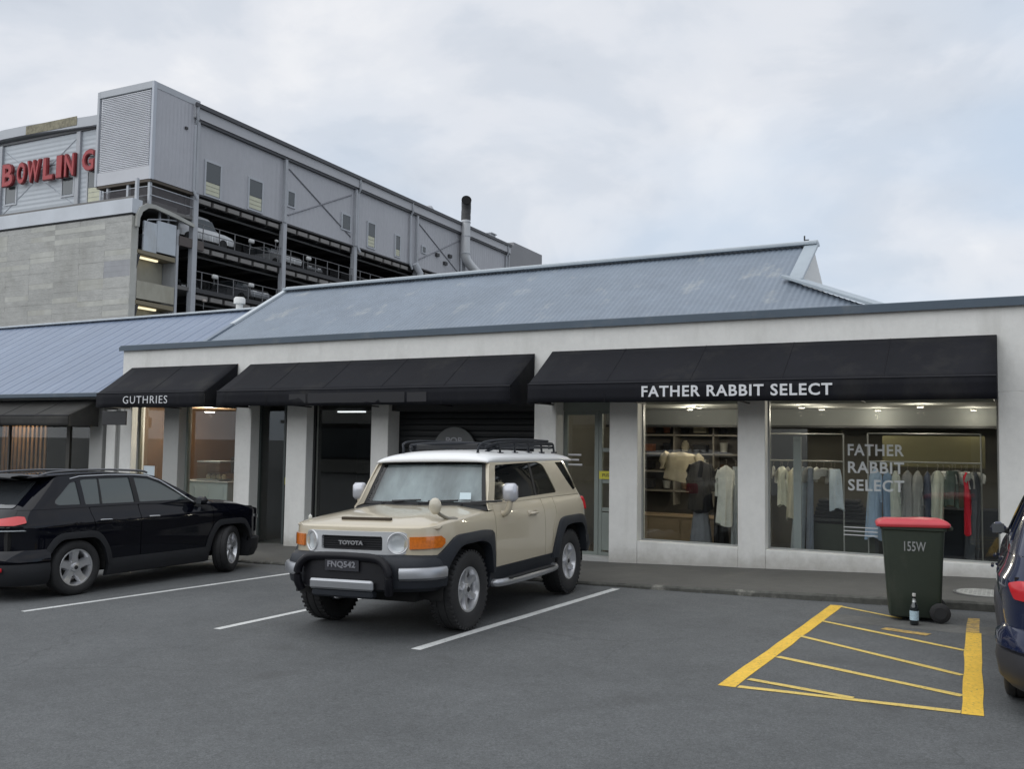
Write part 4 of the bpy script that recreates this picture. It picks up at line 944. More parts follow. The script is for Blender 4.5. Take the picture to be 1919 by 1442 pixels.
g = MB(); g.lathe([(0, 0), (.42, 0), (.46, .03), (.46, -.05)], n=20, M=M_); g.build('mouth', mat('flue_mouth', (.003, .003, .003), .9), flue)
for z in (18.9, 20.5, 21.8): g = MB(); g.lathe([(.43, -.03), (.46, -.03), (.46, .03), (.43, .03)], (0, 0, z), n=16); g.build('clamp', trim_l, flue)
for i, (u, lab) in enumerate(((28.3, 'small round roof vent left of the exhaust pipe'), (40.0, 'small square roof vent near the far end of the long roof'))):
    t = thing('roof_vent', lab, 'vent', BM @ Vector((u, .8, 21.6)), BR); g = MB()
    if i == 0: g.lathe([(.28, 0), (.28, .5), (.45, .55), (.3, .8), (0, .9)], n=12)
    else: g.box(-.5, .5, -.4, .4, 0, .75, bev=.03); g.box(-.6, .6, -.5, .5, .76, .84)
    g.build('cowl', steel, t)
# pipes lying outside at the far end
g = MB(); g.tube([(24.4, -.3, 16.5), (24.9, -.5, 15.8), (25.0, -.5, 14)], .3, 8); g.build('rainwater_head', trim_l, big, smooth=50)

# cars on the decks (small in view, built with body, cabin, glass and wheels)
def small_car(u, v, z, rotz, label, paint, kind=0):
    t = thing('parked_car', label, 'car', BM @ Vector((u, v, z)), (0, 0, R(92.637 + rotz)), group='cars on the car park decks')
    side = cr([(2.15, .35), (2.2, .6), (2.05, .82), (1.2, .98), (.95, 1.02)], 4) + cr([(.9, 1.04), (.45, 1.48 + .15 * kind), (-.2, 1.58 + .18 * kind), (-1.2, 1.55 + .18 * kind), (-1.95, 1.10 + .3 * kind), (-2.15, .9), (-2.2, .35)], 4)
    P = []
    for y, zz in [(-.86, .35), (-.90, .6), (-.88, .95), (-.80, 1.05), (-.66, 1.7), (.66, 1.7), (.80, 1.05), (.88, .95), (.90, .6), (.86, .35)]:
        P.append([(x, y, min(h, zz) if zz < 1.69 else h) for x, h in side])
    g = MB(); g.grid(P)
    g.build('body', paint, t, smooth=40)
    g = MB(); g.box(-2.1, 2.1, -.84, .84, .3, .9); g.build('underbody', dark_in, t)
    for s in (-1, 1):
        g = MB(); g.prism([(.80, 1.03), (.42, 1.42 + .15 * kind), (-1.3, 1.42 + .15 * kind), (-1.7, 1.06)], 1, s * .845, s * .75); g.build('side_window', wg, t)
        for x in (-1.35, 1.35): g = MB(); g.lathe([(0, -.11), (.30, -.11), (.33, -.05), (.33, .05), (.30, .11), (0, .11)], (x, s * .80, .33), 1, 16); w__ = g.build('wheel', mat('far_tyre', (.02, .02, .02), .8), t)
        g = MB(); g.box(2.08, 2.19, s * .55 - .18, s * .55 + .18, .62, .76); g.build('headlight', mat('far_lamp', (.6, .6, .6), .2), t)
    g = MB(); g.prism([(-.70, 1.04), (-.62, 1.42), (.62, 1.42), (.70, 1.04)], 0, .72, .60 + .0); g.build('windscreen', wg, t)
    return t
wp = mat('white_car_paint', (.68, .69, .70), .25, coat=1); sp_ = mat('silver_car_paint', (.32, .33, .35), .3, .3, coat=1); dkp = mat('dark_car_paint', (.03, .032, .035), .25, coat=1); rp_ = mat('red_car_paint', (.16, .03, .025), .3, coat=1)
small_car(1.9, 1.5, 13.57, -4, 'white off-roader on the upper deck behind the first column', wp, 1)
small_car(4.6, 5.2, 13.57, -90, 'dark car parked on the upper deck between the first two columns', dkp)
small_car(9.8, 2.6, 13.57, -90, 'white hatchback on the upper deck just right of the second column', wp)
small_car(13.2, 3.4, 13.57, -90, 'dark car on the upper deck left of the third column', dkp)
small_car(6.6, 2.6, 10.67, -90, 'silver car on the lower deck left of the second column', sp_)
small_car(3.2, 5.4, 10.67, -90, 'dark car on the lower deck beside the first column', dkp)
small_car(7.2, 7.8, 10.67, -90, 'dull red car deep inside the lower deck by the second column', rp_)

# vent cap on the low roof ridge
t = thing('roof_vent', 'small white vent cap at the right end of the low blue roof ridge', 'vent', (-17.95, 17.75, 5.08))
g = MB(); g.lathe([(.09, -.2), (.09, .22), (.15, .23), (.15, .36), (.12, .40), (0, .41)], n=14); g.build('cap', mat('white_plastic_vent', (.7, .7, .68), .5), t, smooth=40)

# low buildings across the road behind the viewer, mirrored in the shop windows
ob = thing('opposite_building', 'low building across the road, seen only as a dim reflection in the shop windows', 'building', (-8, -26, 0))
om = mat('opposite_brick', (.34, .33, .30), .85, var=[(.4, .15)]); 
g = MB(); g.box(-40, 40, -10, 0, -1, 8.6); g.build('wall', om, ob)
g = MB(); g.box(-40.3, 40.3, -10.3, .3, 8.61, 9.0); g.build('parapet_cap', mat('opposite_cap', (.12, .12, .12), .7), ob)
g = MB(); g.box(-40, 40, .01, 2.2, 2.9, 3.15); g.build('canopy', mat('opposite_canopy', (.3, .3, .28), .7), ob)
for i in range(12): g = MB(); g.box(-38 + i * 6.5, -33 + i * 6.5, .005, .06, .3, 2.7); o = g.build('window', dark_frame, ob); g = MB(); g.box(-37.8 + i * 6.5, -33.2 + i * 6.5, .061, .08, .5, 2.6); g.build('pane', wg, o)
for i in range(16):
    g = MB(); g.box(-38 + i * 4.8, -36 + i * 4.8, .005, .06, 4.6, 6.6); o = g.build('window', mat('opposite_frame', (.5, .5, .46), .6), ob); g = MB(); g.box(-37.9 + i * 4.8, -36.1 + i * 4.8, .061, .08, 4.7, 6.5); g.build('pane', wg, o)
# ================================================================ vehicles
class Shell:
    """body surface of a car: plan curve (front centre -> rear centre) swept up a lean profile"""
    def __init__(s, plan, lean, rear=(), rear_from=(3.9, 4.4)):
        d = cr([Vector(p) for p in plan], 14); s.p = np.array([(v.x, v.y) for v in d])
        seg = np.hypot(*np.diff(s.p, axis=0).T); s.t = np.concatenate([[0], np.cumsum(seg)]); s.L = s.t[-1]
        tn = np.gradient(s.p, s.t, axis=0); nn = np.stack([-tn[:, 1], tn[:, 0]], 1)      # outward: left of travel is +y side
        nn /= np.linalg.norm(nn, axis=1)[:, None]; s.n = nn
        l = cr([Vector(p) for p in lean], 10); s.lz = np.array([v.x for v in l]); s.lv = np.array([v.y for v in l])
        if rear: r_ = cr([Vector(p) for p in rear], 10); s.rz = np.array([v.x for v in r_]); s.rv = np.array([v.y for v in r_])
        else: s.rz = np.array([0, 9.]); s.rv = np.array([0, 0.])
        s.rf = rear_from
    def P(s, t, z, off=0.):
        sg = 1
        if t < 0: t, sg = -t, -1
        if t > s.L: t, sg = 2 * s.L - t, -sg
        u = np.interp(t, s.t, s.p[:, 0]); y = np.interp(t, s.t, s.p[:, 1]); nx = np.interp(t, s.t, s.n[:, 0]); ny = np.interp(t, s.t, s.n[:, 1])
        o = off - np.interp(z, s.lz, s.lv)
        w = clampf((u - s.rf[0]) / (s.rf[1] - s.rf[0]), 0, 1); w = w * w * (3 - 2 * w)
        du = np.interp(z, s.rz, s.rv) * w
        return Vector((u + nx * o + du, sg * max(0, y + ny * o), z))
    def tu(s, u):
        """arc length at a given u (monotonic part)"""
        return float(np.interp(u, s.p[:, 0], s.t))
    def tf(s, y):
        i = int(np.argmax(s.p[:, 1])); return math.copysign(float(np.interp(abs(y), s.p[:i, 1], s.t[:i])), y)
    def tr(s, y):
        i = int(np.argmax(s.p[:, 1])); v = float(np.interp(abs(y), s.p[i:, 1][::-1], s.t[i:][::-1])); return v if y >= 0 else 2 * s.L - v
    def N(s, t, z, off=0.):
        e = .004; a = s.P(t + e, z, off) - s.P(t - e, z, off); b = s.P(t, z + e, off) - s.P(t, z - e, off)
        n = b.cross(a)
        if t < 0 or t > s.L: pass
        return n.normalized() if n.length > 1e-9 else Vector((1, 0, 0))
class Skin:
    def __init__(s): s.v = []; s.f = []; s.n = []
    def build(s, name, m, parent):
        me = bpy.data.meshes.new(name); me.from_pydata([tuple(v) for v in s.v], [], s.f); me.materials.append(m)
        me.shade_smooth()
        try: me.normals_split_custom_set([tuple(n) for f in s.n for n in f])
        except Exception as ex: print('normals', ex)
        me.update(); return link(name, me, parent)
def panel(sh, loops, mode='u', off=0., thick=.018, sides=(1, -1), step=.075, skin=None):
    """loops: outer polygon then holes in (u,z) (mode u), (y,z) front (mode f) or rear (mode r)"""
    sk = skin or Skin()
    cv = {'u': sh.tu, 'f': sh.tf, 'r': sh.tr, 't': (lambda t: t)}[mode]
    bm = bmesh.new(); eds = []
    for lp in loops:
        q = []
        for p in lp:
            a = (cv(p[0]), p[1])
            if not q or abs(a[0] - q[-1][0]) + abs(a[1] - q[-1][1]) > 1e-4: q.append(a)
        if abs(q[0][0] - q[-1][0]) + abs(q[0][1] - q[-1][1]) < 1e-4: q.pop()
        vs = [bm.verts.new((a, b_, 0)) for a, b_ in q]
        eds += [bm.edges.new((vs[i], vs[(i + 1) % len(vs)])) for i in range(len(vs))]
    bmesh.ops.triangle_fill(bm, use_beauty=True, use_dissolve=False, edges=eds)
    xs_ = [v.co.x for v in bm.verts]; zs_ = [v.co.y for v in bm.verts]
    for ax, lo, hi in ((0, min(xs_), max(xs_)), (1, min(zs_), max(zs_))):
        k = math.floor(lo / step) * step + step
        while k < hi - 1e-4:
            co = (k, 0, 0) if ax == 0 else (0, k, 0); no = (1, 0, 0) if ax == 0 else (0, 1, 0)
            bmesh.ops.bisect_plane(bm, geom=bm.verts[:] + bm.edges[:] + bm.faces[:], plane_co=co, plane_no=no, dist=1e-5); k += step
    bmesh.ops.recalc_face_normals(bm, faces=bm.faces)
    if bm.faces and sum(f.normal.z * f.calc_area() for f in bm.faces) < 0: bmesh.ops.reverse_faces(bm, faces=bm.faces)
    bm.verts.index_update()
    for sd in (sides if mode == 'u' else (1,)):
        b0 = len(sk.v); pts = [sh.P(v.co.x, v.co.y, off) for v in bm.verts]; nms = [sh.N(v.co.x, v.co.y, off) for v in bm.verts]
        mir = (lambda q: Vector((q.x, q.y * sd, q.z)))
        # plan travels front->rear on the +y side; in (t,z) the outside is seen mirrored, so orient by normal
        for p in pts: sk.v.append(mir(p))
        for f in bm.faces:
            ids = [v.index for v in f.verts]; ctr_n = nms[ids[0]]
            g = (pts[ids[1]] - pts[ids[0]]).cross(pts[ids[2]] - pts[ids[0]])
            fl = g.dot(ctr_n) < 0
            if sd < 0: fl = not fl
            if fl: ids = ids[::-1]
            sk.f.append([b0 + i for i in ids]); sk.n.append([mir(nms[i]) for i in ids])
        inner = [sh.P(v.co.x, v.co.y, off - thick) for v in bm.verts]
        for e in bm.edges:
            if len(e.link_faces) == 1:
                a, c = e.verts[0].index, e.verts[1].index; k = len(sk.v)
                q4 = [mir(pts[a]), mir(pts[c]), mir(inner[c]), mir(inner[a])]; sk.v += q4
                n = (q4[1] - q4[0]).cross(q4[2] - q4[0]); n = n.normalized() if n.length > 1e-12 else Vector((0, 0, 1))
                fc = bm.verts[a].link_faces[0].calc_center_median() if False else e.link_faces[0].calc_center_median()
                cc = mir(sh.P(fc.x, fc.y, off)); mid = (q4[0] + q4[1]) / 2
                if n.dot(mid - cc) < 0: sk.f.append([k + 3, k + 2, k + 1, k]); n = -n
                else: sk.f.append([k, k + 1, k + 2, k + 3])
                sk.n.append([n] * 4)
    bm.free(); return sk
def mk(name, sh, loops, m, parent, **kw):
    if kw.get('mode', 'u') == 'u':
        par = parent if isinstance(parent, (list, tuple)) else (parent, parent)
        return [panel(sh, loops, sides=(s,), **kw).build(name, m, p) for s, p in zip((1, -1), par)]
    return panel(sh, loops, **kw).build(name, m, parent)
def resample(pts, n):
    P = [Vector(p) for p in pts]; d = [0]
    for a, b_ in zip(P, P[1:]): d.append(d[-1] + (b_ - a).length)
    out = []
    for k in range(n + 1):
        q = d[-1] * k / n; i = max(j for j in range(len(d) - 1) if d[j] <= q + 1e-9); t = (q - d[i]) / (d[i + 1] - d[i])
        out.append(tuple(P[i].lerp(P[i + 1], min(1, t))))
    return out
def sweep(sh, t0, t1, prof, m, name, parent, n=26, mirror=True, smooth=40, caps=True, zf=None):
    """closed (offset, z) profile swept along the plan curve"""
    g = MB()
    rngs = [(t0, t1)] + ([(-t1, -t0)] if (mirror and t0 > 0) else [])
    if len(rngs) == 2:
        return [sweep(sh, a, c, prof, m, name, parent, n, False, smooth, caps, zf) for a, c in rngs]
    for a, c in rngs:
        P = []
        for i in range(n + 1):
            t = a + (c - a) * i / n; dz = zf(i / n if a >= 0 else 1 - i / n) if zf else 0
            P.append([sh.P(t, z + dz, o) for o, z in prof] + [sh.P(t, prof[0][1] + dz, prof[0][0])])
        g.grid(P)
        if caps:
            for row in (P[0], P[-1]): g.poly(row[:-1], [tuple(range(len(row) - 1))])
    return g.build(name, m, parent, smooth=smooth)
def flare(sh, outer, inner, m, parent, out=.05, name='wheel_arch', lip=.06):
    for sd in (1, -1):
        g = MB(); P = []
        for (a, b_), (c, d) in zip(outer, inner):
            mx_, mz_ = a * .45 + c * .55, b_ * .45 + d * .55
            row = [sh.P(sh.tu(a), b_, .0), sh.P(sh.tu(a), b_, out * .55), sh.P(sh.tu(mx_), mz_, out), sh.P(sh.tu(c), d, out * .96), sh.P(sh.tu(c), d, -lip), sh.P(sh.tu(a * .2 + c * .8), b_ * .2 + d * .8, -lip - .05)]
            P.append([Vector((p.x, p.y * sd, p.z)) for p in row])
        g.grid(P)
        for row in (P[0], P[-1]): g.poly(row[:4], [(0, 1, 2, 3)])
        g.build(name, m, parent, smooth=35)
def arch_paths(cx, cz, ro, ri, a0, a1, flat=0., n=20):
    """squarish arch: polygonal outer path, round inner path"""
    o, i_ = [], []
    for k in range(n + 1):
        a = R(a0 + (a1 - a0) * k / n); sq = 1 + flat * (1 - abs(math.cos(2 * (a - PI / 2) + PI / 2 * 0)) if False else 0)
        c, s_ = math.cos(a), math.sin(a)
        # superellipse blend for a trapezoid look
        e = 2 + flat * 6; rr = (abs(c) ** e + abs(s_) ** e) ** (-1 / e)
        o.append((cx + ro * rr * c, cz + ro * rr * s_)); ri_ = ri * (1 + (rr - 1) * .55); i_.append((cx + ri_ * c, cz + ri_ * s_))
    return o, i_
tyre_m = mat('tyre_rubber', (.020, .020, .021), .75, var=[(20, .15)], bump=(70, .2, .003), space='object')
well_m = mat('wheel_well', (.010, .010, .010), .95)
black_pl = mat('black_plastic', (.016, .017, .019), .55, var=[(6, .1)], space='object')
char_pl = mat('charcoal_plastic', (.022, .025, .031), .5, spec=.25, var=[(6, .08)], space='object', bump=(160, .15, .002))
chrome = mat('chrome', (.62, .63, .64), .12, 1.); satin = mat('satin_silver', (.42, .43, .45), .33, .75, var=[(5, .05)], space='object')
alloy = mat('alloy_wheel', (.60, .605, .62), .28, .75, var=[(7, .08)], space='object'); dark_alloy = mat('dark_wheel_inner', (.03, .03, .032), .5, .4)
def wheel(parent, u, y, Rw, W, rimR, spokes, steer=0., style='single', tread=True):
    side = 1 if y > 0 else -1
    g = MB(); g.lathe([(.0, -W * .3), (rimR * .55, -W * .3), (rimR * .55, W * .05), (0, W * .08)], axis=1, n=24)
    M = Matrix.Rotation(steer, 4, 'Z') @ Matrix.Scale(side, 4, (0, 1, 0))
    def fin(g_, name, m, par, sm=40):
        g_.v = [tuple(Matrix.Scale(side, 4, (0, 1, 0)) @ Vector(v)) for v in g_.v]; return g_.build(name, m, par, smooth=sm)
    hub = fin(g, 'wheel', mat('brake_disc', (.06, .058, .055), .5, .5), parent); hub.location = (u, y, Rw); hub.rotation_euler = (0, 0, steer)
    g = MB(); h = W / 2
    prof = [(rimR - .012, -h * .75), (rimR + .0, -h * .86), (rimR + .035, -h * .98), (Rw - .055, -h), (Rw - .018, -h * .90), (Rw - .004, -h * .72)]
    prof += [(Rw, -h * .38), (Rw - .008, -h * .36), (Rw - .008, -h * .30), (Rw, -h * .28), (Rw + .002, h * .0), (Rw, h * .28), (Rw - .008, h * .30), (Rw - .008, h * .36), (Rw, h * .38)]
    prof += [(Rw - .004, h * .72), (Rw - .018, h * .90), (Rw - .055, h), (rimR + .035, h * .98), (rimR + .0, h * .86), (rimR - .012, h * .75)]
    g.lathe([(r, q_) for r, q_ in prof], axis=1, n=56)
    g.f = [f for f in g.f if len(f) == 4]; g.m = [0] * len(g.f)
    if tread:
        for k in range(44):
            a = 2 * PI * k / 44
            Mk = Matrix.Rotation(-a, 4, 'Y')
            for s in (-1, 1): g.box(-.012, .012, s * h * .42 if s > 0 else -h * .93, s * h * .93 if s > 0 else -h * .42, Rw - .03, Rw + .0015, Mk @ Matrix.Rotation(.12 * s, 4, 'Z'))
    fin(g, 'tyre', tyre_m, hub, 50)
    g = MB()
    g.lathe([(rimR, -h * .8), (rimR, h * .80), (rimR - .006, h * .86), (rimR - .022, h * .84), (rimR - .030, h * .62), (rimR - .045, h * .3), (rimR - .05, -h * .7)], axis=1, n=48)
    g.f = [f for f in g.f if len(f) == 4]; g.m = [0] * len(g.f)
    yo = h * .62
    g.lathe([(.0, yo - .03), (.055, yo - .03), (.062, yo), (.058, yo + .012), (.035, yo + .02), (0, yo + .02)], axis=1, n=24)
    for k in range(spokes):
        a = 2 * PI * k / spokes
        if style == 'single': offs = [(0, .034, .030)]
        elif style == 'twin': offs = [(-.055, .030, .016), (.055, .030, .016)]
        else: offs = [(0, .05, .020)]
        for da, wi, wo in offs:
            Mk = Matrix.Rotation(-(a), 4, 'Y')
            r0, r1 = .045, rimR - .018; w0, w1 = wi, wo
            x0, x1 = da * .4, da * 1.35
            if style == 'wide': w1 = .052
            yb = yo - .05
            vs = [(x0 - w0, yo - .002, r0), (x0 + w0, yo - .002, r0), (x1 + w1, yo + .014, r1), (x1 - w1, yo + .014, r1), (x0 - w0 * 1.3, yb, r0), (x0 + w0 * 1.3, yb, r0), (x1 + w1 * 1.2, yb + .01, r1), (x1 - w1 * 1.2, yb + .01, r1), ((x0 * .5 + x1 * .5) - w1 * .7, yo - .006, (r0 + r1) / 2), ((x0 * .5 + x1 * .5) + w1 * .7, yo - .006, (r0 + r1) / 2)]
            g.poly([Mk @ Vector(v) for v in vs], [(0, 1, 9, 8), (8, 9, 2, 3), (1, 5, 6, 2, 9), (4, 0, 8, 3, 7), (0, 4, 5, 1)])
    fin(g, 'rim', alloy, hub, 35)
    g = MB(); g.lathe([(0, yo + .021), (.028, yo + .021), (.024, yo + .027), (0, yo + .028)], axis=1, n=20); fin(g, 'hub_cap', dark_alloy, hub)
    g = MB()
    for k in range(5 if spokes != 6 else 6):
        a = 2 * PI * (k + .5) / (5 if spokes != 6 else 6); g.lathe([(.008, yo - .0), (.008, yo + .016), (0, yo + .017)], (.043 * math.sin(a), 0, .043 * math.cos(a)), 1, 6)
    fin(g, 'wheel_nuts', chrome, hub)
    return hub
def lens(parent, name, c, r, m_in, m_gl, axis_dir=(-1, 0, 0)):
    M = Matrix.Translation(c) @ Vector(axis_dir).to_track_quat('Z', 'Y').to_matrix().to_4x4()
    g = MB(); g.lathe([(.0, -.045), (r * .35, -.043), (r * .75, -.022), (r * .97, .0), (r, .004), (r, -.05)], n=32, M=M); o = g.build(name, m_in, parent, smooth=50)
    g = MB(); g.lathe([(r * .50, -.034), (r * .54, -.020), (r * .46, -.016), (r * .44, -.030)], n=24, M=M); g.lathe([(0, -.04), (r * .2, -.04), (r * .26, -.012), (r * .14, .0), (0, .002)], n=20, M=M); g.build('bulb', mat('dark_lamp_part', (.06, .06, .065), .25, .6), o, smooth=50)
    g = MB(); g.lathe([(r * .995, .005), (r * .8, .020), (r * .45, .029), (0, .032)], n=32, M=M); g.build('lens', m_gl, o, smooth=80)
    return o
def car_root(name, label, cat, x, y, heading, zoff=0.):
    """origin under the front bumper centre; local +x runs to the rear. x,y: world position of the origin"""
    tilt = math.atan(.028)
    m = Matrix.Rotation(-tilt, 4, 'Y') @ Matrix.Rotation(R(heading), 4, 'Z')
    o = thing(name, label, cat, (x, y, gz(x, y) + zoff + .008)); o.rotation_euler = m.to_euler(); return o
lens_clear = glass('lamp_glass', (.93, .95, .95), 1.0)
car_glass = glass('car_glass', (.62, .70, .68), 1.0)
tint_glass = mat('tinted_car_glass', (.004, .005, .006), .03, spec=.38)
seal = mat('window_seal', (.010, .010, .011), .6)
reflector = mat('lamp_reflector', (.42, .43, .43), .22, .9)
orange = mat('amber_lens', (.62, .16, .015), .15, coat=1, var=[(40, .2)], space='object'); redl = mat('red_lens', (.55, .018, .025), .2, coat=.4)

# ---------------------------------------------------------------- beige off-roader
def offroader():
    paint = mat('beige_car_paint', (.52, .46, .345), .35, coat=.8, var=[(1.2, .02)], space='object')
    roofp = mat('white_roof_paint', (.84, .84, .83), .35, coat=.4)
    t = car_root('off_road_car', 'beige boxy off-roader with a white roof, black roof rack and round headlights', 'off-road car', -5.76, 7.21, 92.8)
    sh = Shell([(.17, 0), (.175, .35), (.20, .62), (.29, .80), (.48, .885), (.8, .915), (1.6, .925), (2.8, .925), (3.6, .925), (4.05, .918), (4.23, .86), (4.30, .68), (4.33, .35), (4.34, 0)],
               [(.35, .04), (.6, .008), (.85, 0), (1.05, .008), (1.15, .03), (1.21, .06), (1.28, .085), (1.5, .135), (1.68, .185), (1.8, .23)], [(.3, 0), (1.2, 0), (1.3, -.05), (1.75, -.30)], (3.5, 4.3))
    FA, RA, WZ = .88, 3.57, .40
    def zh(u): return float(np.interp(u, [.15, .3, .6, 1.0, 1.36, 1.5], [1.05, 1.075, 1.105, 1.135, 1.16, 1.17]))
    # fender
    NO = 26
    fo = resample(rpoly([(.33, .78), (.44, .86), (.60, .975), (1.20, .985), (1.385, .965), (1.43, .52)], [0, .05, .12, .1, .06, 0]), NO)
    fi = resample(rpoly([(.40, .52), (.46, .70), (.62, .872), (1.08, .885), (1.26, .83), (1.33, .52)], [0, .08, .14, .12, .08, 0]), NO)
    ro = resample(rpoly([(3.00, .50), (3.06, .68), (3.24, .955), (3.40, .985), (3.96, .985), (4.09, .93), (4.15, .50)], [0, .1, .08, .08, .1, .08, 0]), NO)
    ri = resample(rpoly([(3.12, .50), (3.17, .70), (3.32, .87), (3.57, .888), (3.86, .88), (3.98, .80), (4.04, .50)], [0, .1, .08, .08, .1, .08, 0]), NO)
    inF = [(a + .02 if a < .8 else a - .02, c - .02) for a, c in fo]; inR = [(a + .02 if a < 3.5 else a - .02, c - .02) for a, c in ro]
    top = [(u, zh(u) - .002) for u in (1.48, 1.2, .9, .6, .42, .3, .24)]
    fender = [(.24, .80)] + [p for p in inF if p[1] > .58] + [(1.48, .56)] + top
    body = panel(sh, [fender], 'u')
    quarter = [(3.05, .56), (3.06, .60)] + [p for p in inR if p[1] > .60] + [(4.2, .60), (4.33, .60), (4.33, 1.235), (3.17, 1.235), (3.17, 1.02), (3.04, .86)]
    panel(sh, [quarter], 'u', skin=body)
    up = [(1.40, 1.172), (1.49, 1.172), (1.50, 1.228), (3.17, 1.24), (4.33, 1.24), (4.33, 1.69), (1.70, 1.69), (1.66, 1.66)]
    W1 = rpoly([(1.59, 1.258), (1.80, 1.655), (2.95, 1.675), (3.12, 1.64), (3.36, 1.285)], [.03, .04, .03, .06, .03]); W2 = rpoly([(3.52, 1.665), (3.90, 1.665), (4.20, 1.32), (3.95, 1.295)], .02)
    panel(sh, [up, W1, W2], 'u', skin=body)
    body.build('body', paint, t)
    d = mk('door', sh, [rpoly([(1.49, .56), (1.49, 1.165), (1.51, 1.226), (2.80, 1.233), (2.80, .56)], .015)], paint, t)
    mk('rear_door', sh, [[(2.81, .56), (2.81, 1.233), (3.16, 1.235), (3.16, 1.02), (3.03, .86), (3.03, .56)]], paint, t)
    mk('side_window', sh, [[(1.58, 1.25), (1.79, 1.665), (2.70, 1.68), (2.70, 1.255)]], tint_glass, t, off=-.012, thick=.004)
    mk('side_window', sh, [rpoly([(2.76, 1.26), (2.76, 1.68), (2.96, 1.68), (3.13, 1.65), (3.375, 1.27)], .02)], tint_glass, t, off=-.012, thick=.004)
    mk('window_pillar', sh, [[(2.701, 1.272), (2.701, 1.662), (2.759, 1.662), (2.759, 1.272)]], seal, t, off=-.008, thick=.004)
    mk('rear_quarter_window', sh, [[(3.50, 1.675), (3.92, 1.675), (4.22, 1.31), (3.93, 1.285)]], tint_glass, t, off=-.008, thick=.004)
    sweep(sh, sh.tu(1.35), sh.tu(3.12), [(.004, .36), (.012, .555), (-.03, .56), (-.05, .36)], char_pl, 'sill_cladding', t)
    for s in (1, -1):
        g = MB(); g.tube(cr([(1.42, s * .86, .40), (1.52, s * .97, .395), (2.2, s * 1.0, .39), (2.95, s * .97, .395), (3.05, s * .86, .40)], 5), .042, 10); g.build('side_step', satin, t, smooth=50)
        g = MB(); g.box(1.62, 2.85, s * .95, s * 1.03, .425, .437); g.build('step_tread', black_pl, t)
        g = MB(); g.tube(cr([(2.36, s * .925, 1.075), (2.37, s * .965, 1.085), (2.50, s * .965, 1.085), (2.52, s * .925, 1.075)], 4), .015, 8); g.box(2.33, 2.55, s * .905, s * .925, 1.05, 1.115, bev=.003); g.build('door_handle', mat('beige_handle', (.55, .49, .38), .3, coat=1), d[0 if s > 0 else 1], smooth=50)
    flare(sh, fo, fi, char_pl, t, .062); flare(sh, ro, ri, char_pl, t, .062)
    # hood
    ny = 24; us = [0, .04, .10, .2, .35, .5, .65, .8, .92, 1.0]; P = []
    for g_ in us:
        row = []
        for j in range(ny + 1):
            f = -1 + 2 * j / ny; ye = .86
            tt = sh.tf(f * .845); uf = sh.P(tt, 1.07).x + .004
            u = uf + g_ * (1.375 - uf); ye = sh.P(sh.tu(max(u, .5)), zh(u)).y - .012 if u > .34 else abs(sh.P(sh.tf(.845), zh(.3)).y)
            z = zh(u) + .055 * (1 - abs(f) ** 3.2) * min(1, .35 + (u - .2) / .5) - (.020 if g_ == 0 else .006 if g_ == .04 else 0)
            z += .012 * math.exp(-((abs(f) - .55) / .16) ** 2) * clampf((u - .3) / .4, 0, 1)
            row.append((u, f * (ye if abs(f) > .95 else ye), z))
        P.append(row)
    g = MB(); g.grid(P)
    hood = g.build('bonnet', paint, t, smooth=50); so = hood.modifiers.new('thick', 'SOLIDIFY'); so.thickness = .02; so.offset = -1
    g = MB(); g.box(.36, .40, -.30, .30, 1.09, 1.1475, bev=.004); g.build('bonnet_scoop', mat('scoop_dark', (.05, .035, .02), .7), t)
    # cowl, windscreen, wipers
    g = MB(); g.grid([[(1.375 + .0, y, 1.172 + .045 * (1 - (y / .84) ** 2)) for y in np.linspace(-.86, .86, 13)], [(1.50, y * .98, 1.215 + .03 * (1 - (y / .84) ** 2)) for y in np.linspace(-.87, .87, 13)]]); g.build('cowl', black_pl, t, smooth=40)
    def ws(a, h, off=0.):                     # a in -1..1 across, h in 0..1 up
        yb, yt = .775, .665; y = a * (yb + (yt - yb) * h); u = 1.435 + .235 * h + .05 * a * a * (1 - .3 * h) + .02 * (h * (1 - h)) * -1
        return Vector((u + off, y, 1.235 + .455 * h - off * .3))
    g = MB(); g.grid([[ws(a, h) for a in np.linspace(-.97, .97, 17)] for h in np.linspace(.02, .98, 7)]); g.build('windscreen', glass('windscreen_glass', (.85, .9, .9), 1.), t, smooth=80)
    shade_m = mat('sunshade_fabric', (.26, .285, .295), .55, .0, space='object', stretch=(1, 1, .35), var=[(2.4, .45), (9, .06)])
    g = MB(); g.grid([[ws(a, h, .05 + .003 * math.sin(a * 13)) for a in np.linspace(-.97, .95, 60)] for h in np.linspace(.03, .97, 5)]); g.build('sunshade', shade_m, t, smooth=80)
    g = MB()
    for (a0, a1, h0, h1) in ((-1.03, -.965, -.02, 1.0), (.965, 1.03, -.02, 1.0), (-1.0, 1.0, -.03, .035), (-1.0, 1.0, .965, 1.0)):
        g.grid([[ws(a, h, -.003) for a in np.linspace(a0, a1, 9)] for h in np.linspace(h0, h1, 3)])
    g.build('windscreen_seal', seal, t)
    # body coloured A pillars outside the glass
    for s in (-1, 1): g = MB(); g.grid([[ws(s * 1.03, h, -.001), sh.P(sh.tu(1.40 + .30 * h), 1.20 + .49 * h, .0) * 1 if s > 0 else Vector((sh.P(sh.tu(1.40 + .30 * h), 1.20 + .49 * h).x, -sh.P(sh.tu(1.40 + .30 * h), 1.20 + .49 * h).y, 1.20 + .49 * h))] for h in np.linspace(-.03, 1.0, 7)]); g.build('windscreen_pillar', paint, t, smooth=60)
